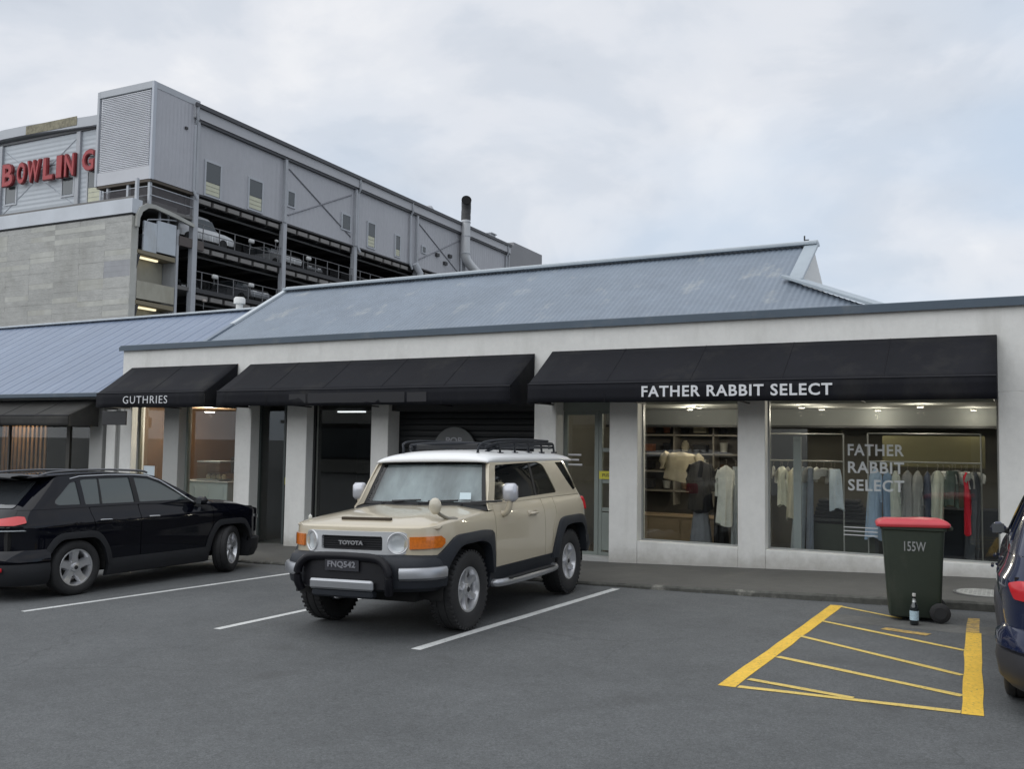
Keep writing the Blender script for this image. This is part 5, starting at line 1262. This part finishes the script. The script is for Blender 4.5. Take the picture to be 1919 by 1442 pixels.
    for y0 in (-.52, .02, .5):
        g = MB(); g.tube([(1.415, y0, 1.238), (1.43, y0 - .30, 1.262), (1.435, y0 - .44, 1.262)], .008, 6); g.tube([(1.43, y0 - .12, 1.258), (1.432, y0 - .50, 1.272)], .010, 5); g.lathe([(0, 1.21), (.022, 1.21), (.02, 1.245), (0, 1.25)], (1.415, y0, 0), n=10); g.build('wiper', black_pl, t)
    g = MB(); P = [[ws(a, h, -.0035) for a in (-.80, -.62)] for h in (.10, .26)]; g.grid(P); g.build('licence_label', mat('pale_blue_label', (.55, .66, .70), .5), t)
    # roof
    P = []
    for u in (1.60, 1.615, 1.64, 1.70, 1.80, 1.95, 2.2, 2.6, 3.1, 3.6, 3.9, 4.05, 4.13, 4.16):
        hgt = float(np.interp(u, [1.60, 1.615, 1.64, 1.7, 1.8, 1.95, 2.4, 3.4, 3.9, 4.05, 4.13, 4.16], [.02, .058, .082, .105, .126, .145, .155, .145, .115, .095, .065, .02]))
        yc = sh.P(sh.tu(max(u, 1.7)), 1.69).y + .002; zb = 1.682
        row = []
        for j in range(27):
            f = -1 + 2 * j / 26; a = abs(f)
            yy = yc * math.sin(a * PI / 2) ** .92; zz = zb + hgt * (math.cos(a * PI / 2) ** .55 if a < 1 else 0)
            bow = .055 * a * a * (1 if u < 1.66 else max(0, 1 - (u - 1.66) / .2))
            row.append((u + bow, math.copysign(yy, f), zz))
        P.append(row)
    g = MB(); g.grid(P); rf = g.build('roof', roofp, t, smooth=60); so = rf.modifiers.new('thick', 'SOLIDIFY'); so.thickness = .02; so.offset = -1
    # rack
    g = MB()
    def rk(u, y, z): return (u, y, z)
    for zz, r_ in ((1.905, .020), (1.855, .013)):
        for s in (-1, 1): g.tube(cr([(2.05, s * .50, zz - .05), (2.25, s * .60, zz), (3.0, s * .63, zz + .01), (3.75, s * .60, zz), (3.9, s * .50, zz - .01)], 5), r_, 7)
        g.tube(cr([(2.12, -.56, zz - .02), (2.05, -.3, zz), (2.03, 0, zz + .005), (2.05, .3, zz), (2.12, .56, zz - .02)], 5), r_, 7); g.tube([(3.88, -.54, zz), (3.9, 0, zz), (3.88, .54, zz)], r_, 7)
    g.build('roof_rack', char_pl, t, smooth=50)
    g = MB()
    for u in (2.15, 2.45, 2.75, 3.05, 3.35, 3.65, 3.85): g.tube([(u, -.60, 1.862), (u, .60, 1.862)], .012, 6)
    for s in (-1, 1):
        for u in (2.2, 2.6, 3.0, 3.4, 3.8): g.tube([(u, s * .61, 1.90), (u, s * .62, 1.79)], .014, 6); g.box(u - .05, u + .05, s * .62 - .02, s * .62 + .02, 1.78, 1.80)
    g.build('rack_bars', char_pl, t)
    g = MB(); g.box(2.02, 2.05, -.42, .42, 1.835, 1.90, M=None, bev=.01); g.build('wind_deflector', black_pl, t)
    for s in (1, -1):
        g = MB(); g.tube(cr([(1.86, s * .50, 1.785), (1.875, s * .51, 1.86), (1.95, s * .55, 1.915), (2.3, s * .62, 1.945), (2.9, s * .66, 1.95), (3.6, s * .62, 1.94)], 5), .014, 7); g.lathe([(.055, 1.765), (.05, 1.785), (.015, 1.80), (0, 1.80)], (1.86, s * .50, 0), n=14); g.build('rack_bow', char_pl, t, smooth=50)
    # front face: bezel, grille, lamps
    bz = mat('silver_bezel', (.60, .61, .62), .3, .25, coat=.6)
    nose = Shell([(.10, 0), (.103, .22), (.125, .40), (.17, .54), (.24, .66), (.33, .75), (.5, .86)], [(.5, 0), (1.3, 0)])
    outer = rpoly([(-.63, .808), (.63, .808), (.63, 1.028), (-.63, 1.028)], .10, 8)
    hole = rpoly([(-.365, .845), (.365, .845), (.365, .983), (-.365, .983)], .02, 2)
    c1 = [( .510 + .080 * math.cos(a), .918 + .090 * math.sin(a)) for a in np.linspace(0, 2 * PI, 29)[:-1]]; c2 = [(-x, z) for x, z in c1]
    mk('grille_surround', nose, [outer, hole, c1, c2], bz, t, mode='f', thick=.07, step=.06)
    mk('front_panel', sh, [rpoly([(-.83, .80), (.83, .80), (.83, 1.06), (-.83, 1.06)], .02)], paint, t, mode='f', off=.0)
    g = MB(); g.box(.15, .168, -.38, .38, .835, .995); gr = g.build('grille', mat('grille_black', (.008, .008, .011), .6), t)
    for k in range(6): g = MB(); g.box(.137, .152, -.362, .362, .853 + k * .023, .859 + k * .023); g.build('grille_bar', black_pl, gr)
    text_obj('TOYOTA', 'lettering', mat('grille_lettering', (.35, .35, .36), .4, .3), t, (.122, .15, .893), Matrix(((0, 0, -1), (-1, 0, 0), (0, 1, 0))).to_euler(), height=.042, width=.29, bold=.04, depth=.012)
    for s in (1, -1):
        lens(t, 'headlight', Vector((.180, s * .512, .918)), .088, reflector, lens_clear, (-1, s * .42, 0))
        g = MB(); g.lathe([(.100, -.03), (.112, .0), (.102, .014), (.088, .0)], n=36, M=Matrix.Translation((.168, s * .514, .918)) @ Vector((-1, s * .42, 0)).to_track_quat('Z', 'Y').to_matrix().to_4x4()); g.build('headlight_ring', bz, t, smooth=50)
    for s in (1, -1):
        a, c = sh.tf(.63), sh.tu(.44)
        lp = [[(a, .862), (c - .05, .870), (c, .91), (c, .95), (c - .05, .985), (a, .980)]]
        if s < 0: lp = [[(-x, z) for x, z in lp[0]]]
        mk('indicator', sh, lp, orange, t, mode='t', off=.02, thick=.03)
    # bumper
    bsh = Shell([(.0, 0), (.008, .32), (.05, .55), (.13, .73), (.24, .85), (.40, .90), (.9, .92), (2, .92)], [(.2, 0), (1.3, 0)])
    sweep(bsh, -bsh.tu(.44), bsh.tu(.44), [(.0, .50), (.012, .56), (.015, .70), (-.01, .765), (-.05, .80), (-.16, .812), (-.16, .50), (-.06, .46)], char_pl, 'bumper', t, n=56, mirror=False)
    mk('lower_opening', bsh, [rpoly([(-.50, .49), (.50, .49), (.50, .70), (.38, .775), (-.38, .775), (-.50, .70)], .04)], mat('bumper_recess', (.007, .007, .010), .5), t, mode='f', off=.022, thick=.01)
    for s in (1, -1):
        o = sweep(bsh, bsh.tf(.60), bsh.tu(.38), [(.02, .575), (.055, .60), (.06, .665), (.045, .695), (.0, .70), (.0, .57)], satin, 'bumper_end', t, n=14, mirror=False) if s > 0 else sweep(bsh, -bsh.tu(.38), -bsh.tf(.60), [(.02, .575), (.055, .60), (.06, .665), (.045, .695), (.0, .70), (.0, .57)], satin, 'bumper_end', t, n=14, mirror=False)
    g = MB(); g.box(-.075, -.02, -.375, .375, .475, .575, bev=.02); g.build('skid_plate', satin, t)
    g = MB(); g.box(-.055, .05, -.36, .36, .40, .475, bev=.02); g.build('lower_skid_plate', char_pl, t)
    for s in (1, -1):
        pts = [(-.0, s * .52, .45), (-.035, s * .54, .55), (-.035, s * .53, .67), (-.025, s * .47, .745), (-.02, s * .36, .785), (-.015, 0, .795)]
        g = MB(); g.tube(cr(pts, 5), .042, 10); g.build('nudge_bar', mat('gloss_black_tube', (.006, .006, .009), .45, spec=.25), t, smooth=60)
    g = MB(); g.box(-.045, -.035, -.20, .20, .655, .775, bev=.003); pl = g.build('number_plate', mat('black_plate', (.035, .035, .042), .4), t)
    text_obj('FNQ542', 'lettering', mat('plate_lettering', (.22, .22, .24), .5), pl, (-.047, .165, .68), Matrix(((0, 0, -1), (-1, 0, 0), (0, 1, 0))).to_euler(), height=.07, width=.33, bold=.03)
    for y_ in (-.26, 0, .26): g = MB(); g.box(-.03, .0, y_ - .09, y_ + .09, .788, .796); g.build('bumper_slot', char_pl, t)
    # mirrors
    for s in (1, -1):
        g = MB(); g.box(1.62, 1.74, s * 1.00 - .085, s * 1.00 + .085, 1.255, 1.455, bev=.035); o = g.build('door_mirror', mat('pale_mirror_shell', (.52, .53, .57), .25, .3, coat=.6), t, smooth=50)
        g = MB(); g.tube(cr([(1.68, s * .84, 1.13), (1.68, s * .93, 1.12), (1.68, s * .98, 1.18), (1.68, s * 1.0, 1.27)], 4), [.035] * 13, 8); g.build('mirror_arm', paint, o, smooth=50)
    g = MB(); g.tube(cr([(.76, -.82, 1.09), (.66, -.79, 1.13), (.57, -.75, 1.18), (.54, -.73, 1.22)], 4), [.05, .05, .04, .03, .022, .02, .018, .018, .018, .018, .02, .02, .02], 9); st = g.build('wing_mirror', mat('mirror_stalk', (.20, .185, .15), .4), t, smooth=60)
    M_ = Matrix.Translation((.53, -.72, 1.265)) @ Matrix.Diagonal((.6, 1, 1.15, 1)); g = MB(); g.lathe([(.0, -.075), (.03, -.07), (.06, -.04), (.072, 0), (.06, .04), (.03, .065), (0, .07)], n=18, M=M_); g.build('mirror_head', mat('cream_mirror', (.50, .46, .37), .3, coat=.6), st, smooth=80)
    g = MB(); g.box(.44, .49, .76, .80, 1.09, 1.16, bev=.02); g.build('wing_mirror', mat('mirror_pale', (.6, .6, .55), .4), t, smooth=50)
    # rear: lamps, panel, bumper, spare wheel
    for s in (1, -1):
        a = sh.tu(4.235); c = sh.tr(.66); lp = [(a, 1.02), (c, 1.02), (c, 1.20), (a, 1.20)]
        lp = rpoly(lp, .03)
        if s < 0: lp = [(2 * sh.L - x, z) for x, z in lp]
        mk('tail_light', sh, [lp], redl, t, mode='t', off=.05, thick=.06)
    mk('tailgate', sh, [rpoly([(-.62, .62), (.62, .62), (.62, 1.22), (-.62, 1.22)], .02)], paint, t, mode='r')
    mk('rear_window', sh, [rpoly([(-.60, 1.26), (.60, 1.26), (.60, 1.66), (-.60, 1.66)], .03)], tint_glass, t, mode='r', off=-.01)
    bs2 = Shell([(2, .96), (3.9, .96), (4.2, .93), (4.36, .80), (4.42, .5), (4.43, 0)], [(.2, 0), (1.3, 0)])
    sweep(bs2, bs2.tu(4.06), bs2.L, [(.0, .48), (.02, .58), (.0, .70), (-.06, .72), (-.2, .72), (-.2, .48)], char_pl, 'rear_bumper', t, n=24, mirror=False)
    sweep(bs2, bs2.L, 2 * bs2.L - bs2.tu(4.06), [(.0, .48), (.02, .58), (.0, .70), (-.06, .72), (-.2, .72), (-.2, .48)], char_pl, 'rear_bumper', t, n=24, mirror=False)
    g = MB(); g.lathe([(0, -.11), (.36, -.11), (.40, -.07), (.40, .07), (.36, .11), (0, .11)], (4.50, 0, 1.02), 0, 32); g.build('spare_wheel', tyre_m, t, smooth=50)
    # dark core
    g = MB(); g.box(.30, 4.25, -.62, .62, .34, 1.05); g.box(.45, 4.25, -.80, .80, .96, 1.08); g.box(1.30, 3.02, -.83, .83, .40, 1.10); g.build('underbody', well_m, t)
    g = MB(); g.prism([(1.62, 1.05), (1.78, 1.62), (4.02, 1.62), (4.18, 1.05)], 1, -.64, .64); g.build('cabin_lining', well_m, t)
    for u in (FA, RA):
        for s in (-1, 1):
            g = MB(); a_ = arc(u, WZ, .50, -5, 185, 16); g.grid([[(x, s * .55, z) for x, z in a_], [(x, s * .895, z) for x, z in a_]]); g.build('wheel_well', well_m, t)
    for u in (FA, RA):
        for s in (-1, 1): wheel(t, u, s * .80, .402, .262, .232, 6, style='single')
        g = MB(); g.tube([(u, -.7, .38), (u, .7, .38)], .05, 8); g.lathe([(0, -.14), (.12, -.08), (.14, 0), (.12, .08), (0, .14)], (u, .1, .38), 0, 12); g.build('axle', well_m, t)
    return t
offroader()
# ---------------------------------------------------------------- black family SUV, and a shorter dark blue hatchback
def suv(name, label, cat, x, y, heading, paint, plastic, sz=1., hatch=False, sx=1., glassm=None):
    t = car_root(name, label, cat, x, y, heading)
    sh = Shell([(0.02, 0), (.04, .35), (.12, .62), (.30, .80), (.62, .885), (.95, .91), (1.6, .92), (2.3, .925), (3.6, .925), (4.02, .905), (4.30, .82), (4.46, .64), (4.53, .32), (4.55, 0)],
               [(.20, .06), (.35, .03), (.55, .014), (.78, .010), (.92, .0), (.97, .008), (1.03, .045), (1.09, .07), (1.15, .09), (1.3, .148), (1.5, .235), (1.62, .29)],
               [(.2, 0), (.45, .03), (.60, .0), (.95, -.02), (1.10, -.05), (1.25, -.14), (1.55, -.36)], (3.55, 4.45))
    FA, RA, RW = .925, 3.615, .362
    def ap(c, o): return resample(rpoly([(c - .51 - o, .36), (c - .45 - o, .58), (c - .30 - o * .6, .80 + o), (c + .30 + o * .6, .80 + o), (c + .45 + o, .58), (c + .51 + o, .36)], [0, .08, .14, .14, .08, 0]), 26)
    fo, ro = ap(FA, .03), ap(RA, .03); fi, ri = ap(FA, -.055), ap(RA, -.055)
    inF = [p for p in ap(FA, .0) if p[1] > .40]; inR = [p for p in ap(RA, .0) if p[1] > .40]
    def zt(u): return float(np.interp(u, [0, .12, .35, .7, 1.0, 1.30, 1.4], [.84, .90, .97, 1.03, 1.06, 1.085, 1.09]))
    fender = [(.06, .48), (inF[0][0], .46)] + inF + [(1.305, .36), (1.305, 1.09)] + [(u, zt(u)) for u in (1.2, 1.0, .7, .4, .2, .08)]
    body = panel(sh, [fender], 'u')
    quarter = [(3.14, .36)] + [(inR[0][0] - .01, .36)] + inR + [(inR[-1][0], .46), (4.20, .46), (4.54, .50), (4.54, 1.135), (3.42, 1.135), (3.36, .80), (3.14, .60)]
    panel(sh, [quarter], 'u', skin=body)
    A = [(1.40, 1.10), (1.60, 1.19), (1.86, 1.335), (2.10, 1.46), (2.35, 1.545)]
    upper = A + [(3.0, 1.585), (3.6, 1.58), (4.05, 1.545), (4.54, 1.50), (4.54, 1.139), (2.6, 1.139), (1.55, 1.11)]
    Wa = rpoly([(1.72, 1.165), (1.95, 1.30), (2.17, 1.425), (2.36, 1.495), (2.60, 1.515), (2.60, 1.17)], [.02, .05, .05, .03, .02, .02])
    Wb = rpoly([(2.68, 1.17), (2.68, 1.52), (3.40, 1.515), (3.46, 1.50), (3.46, 1.175)], .02)
    Wc = rpoly([(3.53, 1.18), (3.53, 1.49), (3.62, 1.47), (3.95, 1.25), (3.95, 1.21), (3.88, 1.185)], .02)
    panel(sh, [upper, Wa, Wb, Wc], 'u', skin=body)
    body.build('body', paint, t)
    d1 = mk('door', sh, [rpoly([(1.313, .36), (1.313, 1.06), (1.42, 1.098), (2.63, 1.134), (2.63, .36)], .02)], paint, t)
    d2 = mk('rear_door', sh, [rpoly([(2.64, .36), (2.64, 1.134), (3.412, 1.133), (3.35, .80), (3.13, .60), (3.13, .36)], .02)], paint, t)
    gm = glassm or tint_glass
    for w in (Wa, Wb): mk('side_window', sh, [w], gm, t, off=-.010, thick=.004)
    mk('rear_quarter_window', sh, [Wc], gm, t, off=-.010, thick=.004)
    mk('window_pillar', sh, [[(3.20, 1.175), (3.165, 1.515), (3.19, 1.515), (3.235, 1.175)]], seal, t, off=-.004, thick=.003)
    mk('window_pillar', sh, [[(2.60, 1.17), (2.60, 1.515), (2.68, 1.52), (2.68, 1.17)]], seal, t, off=.002, thick=.003)
    for s in (1, -1):
        def pc(pts, off=.006): return [Vector((p.x, p.y * s, p.z)) for p in (sh.P(sh.tu(u), z, off) for u, z in pts)]
        g = MB(); g.tube(pc([(1.64, 1.12)] + [(u, z + .02) for u, z in ((1.95, 1.30), (2.17, 1.44), (2.36, 1.51), (2.6, 1.53), (3.0, 1.54), (3.46, 1.53), (3.62, 1.50))]), .009, 6); g.build('window_trim', chrome, t, smooth=50)
        for u in (2.44, 3.23):
            g = MB(); g.tube(pc([(u - .09, .955), (u - .07, .958), (u + .07, .962), (u + .09, .96)], .03), .012, 7); g.tube(pc([(u - .085, .956), (u - .09, .956)], .0), .012); g.build('door_handle', chrome if not hatch else paint, (d1 if u < 3 else d2)[0 if s > 0 else 1], smooth=50)
        g = MB(); rr = [Vector((p[0], s * p[1], p[2])) for p in ((2.30, .60, 1.575), (2.45, .605, 1.605), (3.1, .61, 1.632), (3.75, .60, 1.615), (3.98, .59, 1.57))]
        if not hatch: g.tube(cr(rr, 5), .016, 7); g.build('roof_rail', mat('rail_satin', (.16, .165, .18), .35, .6), t, smooth=50)
        mc = sh.P(sh.tu(1.66), 1.10); yy = s * (mc.y + (.08 if hatch else .15))
        g = MB(); g.box(1.55, 1.68, yy - (.065 if hatch else .095), yy + (.065 if hatch else .095), 1.08, 1.20, bev=.045); mo = g.build('door_mirror', paint, t, smooth=60)
        g = MB(); g.box(1.681, 1.685, yy - .05, yy + .05, 1.095, 1.185); g.build('mirror_glass', mat('mirror_surface', (.16, .17, .18), .1, .6), mo); g = MB(); g.tube([(1.62, s * (mc.y - .02), 1.11), (1.62, yy - s * .04, 1.12)], .03, 7); g.build('mirror_arm', black_pl, mo)
    flare(sh, fo, fi, plastic, t, .030); flare(sh, ro, ri, plastic, t, .030)
    sweep(sh, sh.tu(1.38), sh.tu(3.16), [(.018, .22), (.026, .30), (.024, .37), (.008, .43), (-.03, .43), (-.06, .20)], plastic, 'sill_cladding', t)
    # bonnet
    ny = 20; P = []
    for g_ in (0, .03, .08, .2, .4, .6, .8, 1.0):
        row = []
        for j in range(ny + 1):
            f = -1 + 2 * j / ny; uf = sh.P(sh.tf(f * .80), .8).x + .01; ub = 1.33 + .10 * f * f; u = uf + g_ * (ub - uf)
            ye = sh.P(sh.tu(max(u, .36)), zt(u)).y - .006 if u > .30 else .80
            z = zt(u) + .075 * (1 - abs(f) ** 2.6) * min(1, u / .6) + .014 * math.exp(-((abs(f) - .62) / .1) ** 2) * min(1, u / .6)
            row.append((u, f * ye, z))
        P.append(row)
    g = MB(); g.grid(P); h_ = g.build('bonnet', paint, t, smooth=60); so = h_.modifiers.new('thick', 'SOLIDIFY'); so.thickness = .02; so.offset = -1
    # windscreen and roof
    g = MB(); g.grid([[(1.36 + .90 * h + .10 * a * a * (1 - .4 * h) - .03 * math.sin(PI * h), a * (.745 - .165 * h), 1.12 + .425 * h - .035 * a * a) for a in np.linspace(-1, 1, 15)] for h in np.linspace(0, 1, 8)]); g.build('windscreen', tint_glass, t, smooth=80)
    P = []
    for u in (2.20, 2.24, 2.35, 2.6, 3.0, 3.5, 3.9, 4.16):
        ye = sh.P(sh.tu(u), 1.56).y + .004; zb = float(np.interp(u, [2.2, 2.35, 3.0, 3.6, 4.16], [1.52, 1.545, 1.588, 1.585, 1.555])); hg = float(np.interp(u, [2.2, 2.35, 2.8, 3.6, 4.05], [.03, .036, .04, .036, .03]))
        P.append([(u, math.copysign(ye * math.sin(abs(f) * PI / 2) ** .95, f), zb - .012 + hg * (math.cos(abs(f) * PI / 2) ** .6 if abs(f) < 1 else 0)) for f in np.linspace(-1, 1, 21)])
    g = MB(); g.grid(P); rf = g.build('roof', paint, t, smooth=60); so = rf.modifiers.new('thick', 'SOLIDIFY'); so.thickness = .012; so.offset = -1
    # tail: gate, screen, spoiler, lamps, bumper
    mk('tailgate', sh, [rpoly([(-.66, .60), (.66, .60), (.70, 1.14), (-.70, 1.14)], .04)], paint, t, mode='r', off=.004)
    mk('rear_window', sh, [rpoly([(-.62, 1.165), (.62, 1.165), (.55, 1.50), (-.55, 1.50)], .05)], gm if hatch else mat('bright_rear_glass', (.05, .055, .06), .04, spec=1.), t, mode='r', off=.012)
    P = [[(u, y, z + .02 * (1 - (y / .62) ** 2)) for y in np.linspace(-.60, .60, 11)] for u, z in ((4.08, 1.583), (4.20, 1.583), (4.36, 1.568), (4.375, 1.548), (4.20, 1.510))]
    g = MB(); g.grid(P); g.build('spoiler', black_pl if not hatch else paint, t, smooth=50)
    if hatch:
        ll = [(sh.tu(4.34), .85), (sh.tr(.45), .83), (sh.tr(.42), .95), (sh.tu(4.38), .985), (sh.tu(4.30), .96)]
    else:
        ll = [(sh.tu(4.30), .985), (sh.tu(4.40), .955), (sh.tr(.45), .955), (sh.tr(.45), 1.03), (sh.tu(4.40), 1.07), (sh.tu(4.33), 1.06)]
    for s in (1, -1):
        lp = rpoly(ll, .02); lp = lp if s > 0 else [(2 * sh.L - x, z) for x, z in lp]
        tl = mk('tail_light', sh, [lp], redl, t, mode='t', off=.028, thick=.04)
        l2 = [(sh.tu(4.30), .885), (sh.tr(.5), .885), (sh.tr(.5), .898), (sh.tu(4.32), .897)] if not hatch else [(sh.tr(.72), .93), (sh.tr(.60), .93), (sh.tr(.60), .965), (sh.tr(.70), .962)]
        l2 = l2 if s > 0 else [(2 * sh.L - x, z) for x, z in l2]
        mk('reverse_light', sh, [l2], mat('clear_lamp', (.45, .48, .5), .1, coat=1), tl, mode='t', off=.036, thick=.03)
    b2 = Shell([(3.0, .93), (3.98, .935), (4.28, .87), (4.50, .70), (4.58, .35), (4.60, 0)], [(.15, .05), (.3, .0), (.5, .0), (.75, .02)])
    pr = [(-.04, .20), (.0, .27), (.008, .40), (.0, .47), (-.05, .50), (-.2, .50), (-.2, .2)]
    pr2 = [(-.02, .475), (.012, .50), (.008, .58), (-.03, .64), (-.2, .64), (-.2, .475)]
    a_ = b2.tu(4.02)
    for q0, q1 in ((a_, b2.L), (b2.L, 2 * b2.L - a_)):
        sweep(b2, q0, q1, pr, plastic, 'bumper_cladding', t, n=22, mirror=False); sweep(b2, q0, q1, pr2, paint, 'rear_bumper', t, n=22, mirror=False)
    for s in (1, -1): g = MB(); p = b2.P(b2.tr(s * .62), .42, .016); g.box(p.x - .03, p.x + .01, p.y - .10, p.y + .10, .39, .44, bev=.01); g.build('rear_reflector', redl if not hatch else mat('tan_bumper_mark', (.30, .26, .17), .5), t)
    fsh = Shell([(-.0, 0), (.02, .35), (.10, .62), (.26, .80), (.5, .89), (.9, .92), (2, .92)], [(.1, .06), (.4, 0), (1, .0)])
    for q0, q1 in ((0, fsh.tu(.50)), (-fsh.tu(.50), 0)): sweep(fsh, q0, q1, [(-.03, .20), (.0, .3), (.01, .48), (-.02, .50), (-.2, .5), (-.2, .2)], plastic, 'front_bumper', t, n=24, mirror=False)
    mk('front_panel', sh, [rpoly([(-.87, .44), (.87, .44), (.84, .86), (-.84, .86)], .02)], paint, t, mode='f', off=-.004)
    mk('grille', sh, [rpoly([(-.5, .52), (.5, .52), (.6, .80), (-.6, .80)], .04)], black_pl, t, mode='f', off=.01)
    for s in (1, -1):
        a0 = sh.tf(.62); c0 = sh.tu(.42); lp = [(a0, .76), (c0, .83), (c0, .87), (a0 + .1, .84)]; lp = lp if s > 0 else [(-x_, z) for x_, z in lp]
        mk('headlight', sh, [lp], mat('smoked_lamp', (.08, .085, .09), .08, coat=1), t, mode='t', off=.012)
    g = MB(); g.box(.25, 4.40, -.60, .60, .25, .95); g.box(.40, 4.30, -.80, .80, .86, 1.0); g.box(1.38, 3.14, -.84, .84, .28, 1.02); g.box(4.12, 4.45, -.70, .70, .3, .9); g.build('underbody', well_m, t)
    g = MB(); g.prism([(1.5, 1.0), (2.3, 1.49), (3.85, 1.49), (4.15, 1.0)], 1, -.56, .56); g.build('cabin_lining', well_m, t)
    for u in (FA, RA):
        for s in (-1, 1): g = MB(); a_ = arc(u, RW, .435, -8, 188, 16); g.grid([[(xx_, s * .56, z) for xx_, z in a_], [(xx_, s * .885, z) for xx_, z in a_]]); g.build('wheel_well', well_m, t)
        for s in (-1, 1): wheel(t, u, s * .79, RW, .225, .243, 5, style='wide' if not hatch else 'single', steer=(R(26) if (u == FA and not hatch) else 0), tread=False)
    if sz != 1 or sx != 1:
        t.scale = (sx, sx, sz)
    return t
blackp = mat('black_car_paint', (.003, .0035, .007), .3, coat=.75, spec=.0, var=[(1.3, .1)], space='object')
greypl = mat('grey_cladding', (.020, .021, .024), .6, spec=.3, var=[(5, .08)], space='object', bump=(160, .15, .002))
tint2 = mat('green_tinted_glass', (.055, .070, .068), .04, spec=.9)
suv('family_car', 'glossy black family SUV parked nose-in by the left shops, front wheel turned', 'car', -11.68, 11.61, -90.5, blackp, greypl, glassm=tint2)
navy = mat('navy_car_paint', (.010, .016, .048), .2, coat=1, spec=.2, var=[(1.3, .1)], space='object')
suv('hatchback', 'dark navy blue car cut off by the right edge, red tail light showing', 'car', .80, 11.30, -90.0, navy, mat('navy_lower_plastic', (.03, .03, .035), .5), hatch=True, sz=.93, sx=.985, glassm=tint_glass)

# ---------------------------------------------------------------- wheelie bin and bottle
def bin_():
    x, y = -.97, 10.80
    t = thing('wheelie_bin', 'dark green wheelie bin with a red lid standing by the kerb', 'wheelie bin', (x, y, gz(x, y) + .008), (R(0), R(-1.6), R(-82)))
    gm = mat('dark_green_plastic', (.024, .034, .024), .5, var=[(3, .08), (30, .05)], space='object', dirt=((.07, .075, .06), 3, (1, 1, .5), .55, .75, .5))
    rm = mat('red_plastic', (.50, .045, .06), .4, var=[(3, .06)], space='object', dirt=((.55, .25, .24), 4, (1, 1, 1), .6, .75, .5))
    # tapered body, front (no wheels) towards the viewer
    P = []
    for z, w, d0, d1 in ((.035, .215, -.235, .245), (.05, .225, -.25, .25), (.3, .240, -.27, .262), (.6, .257, -.29, .275), (.88, .275, -.31, .29), (.93, .278, -.313, .293), (.94, .295, -.33, .31), (.975, .297, -.332, .312)):
        P.append([(a, b_, z) for a, b_ in rpoly([(-w, d0), (w, d0), (w, d1), (-w, d1)], .045, 4)]); P[-1].append(P[-1][0])
    g = MB(); g.grid(P); g.poly(P[0][:-1], [tuple(range(len(P[0]) - 1))[::-1]]); b_ = g.build('body', gm, t, smooth=40)
    g = MB()
    for s in (-1, 1): g.box(s * .12 - .012, s * .12 + .012, -.292, -.262, .08, .60, M=Matrix.Rotation(R(-3.2), 4, 'X') @ Matrix.Translation((0, .012, 0)))
    P = []
    for z, k in ((.965, 1.03), (.985, 1.06), (1.0, 1.055), (1.025, .98), (1.045, .80), (1.052, .4), (1.053, .02)):
        P.append([(a * k, b2 * k - .01, z + (.012 * (b2 > 0))) for a, b2 in rpoly([(-.30, -.345), (.30, -.345), (.30, .34), (-.30, .34)], .05, 4)]); P[-1].append(P[-1][0])
    g = MB(); g.grid(P); g.box(-.31, .31, -.372, -.342, .965, .99, bev=.01); lid = g.build('lid', rm, t, smooth=45)
    g = MB(); g.tube([(-.24, .36, .97), (.24, .36, .97)], .016, 8)
    for s in (-1, 1): g.box(s * .2 - .02, s * .2 + .02, .30, .37, .945, .985)
    g.build('handle', gm, t)
    for s in (-1, 1):
        g = MB(); g.lathe([(0, -.03), (.085, -.03), (.10, -.018), (.10, .018), (.085, .03), (.0, .03)], (s * .265, .235, .10), 0, 24); w = g.build('wheel', tyre_m, t, smooth=40)
        g = MB(); g.lathe([(0, -.034), (.06, -.034), (.065, -.02), (.065, .02), (.06, .034), (0, .034)], (s * .265, .235, .10), 0, 18); g.build('hub', black_pl, w)
    g = MB(); g.tube([(-.27, .235, .10), (.27, .235, .10)], .012, 8); g.build('axle', black_pl, t)
    Mx = R(86)
    text_obj('155W', 'lettering', mat('faded_white_print', (.26, .27, .27), .7), t, (.2685, -.10, .72), Matrix(((0, 0.05, 1), (1, 0, 0), (0, 1, -.05))).to_euler(), height=.10, width=.21, bold=.01)
    return t
bin_()
def bottle():
    x, y = -.93, 10.38
    t = thing('bottle', 'dark glass bottle with a pale blue label standing at the foot of the bin', 'bottle', (x, y, gz(x, y) + .008))
    g = MB(); g.lathe([(0, 0), (.040, 0), (.043, .006), (.043, .165), (.038, .19), (.020, .225), (.015, .245), (.0145, .29), (.017, .292), (.017, .302), (.013, .304), (0, .304)], n=24); g.build('body', mat('dark_bottle_glass', (.010, .014, .016), .08, coat=1), t, smooth=40)
    g = MB(); g.lathe([(.0436, .045), (.0442, .047), (.0442, .138), (.0436, .14)], n=24); g.f = [f for f in g.f if len(f) == 4]; g.m = [0] * len(g.f); g.build('label', mat('pale_blue_label_paper', (.42, .55, .62), .6, var=[(60, .2)]), t)
    g = MB(); g.lathe([(.021, .226), (.0157, .246), (.0152, .262)], n=20); g.f = [f for f in g.f if len(f) == 4]; g.m = [0] * len(g.f); g.build('neck_label', mat('silver_foil', (.5, .52, .52), .35, .5), t)
    g = MB(); g.lathe([(.0175, .285), (.0175, .312), (.015, .315), (0, .315)], n=16); g.build('cap', mat('pale_cap', (.5, .5, .48), .4), t)
bottle()
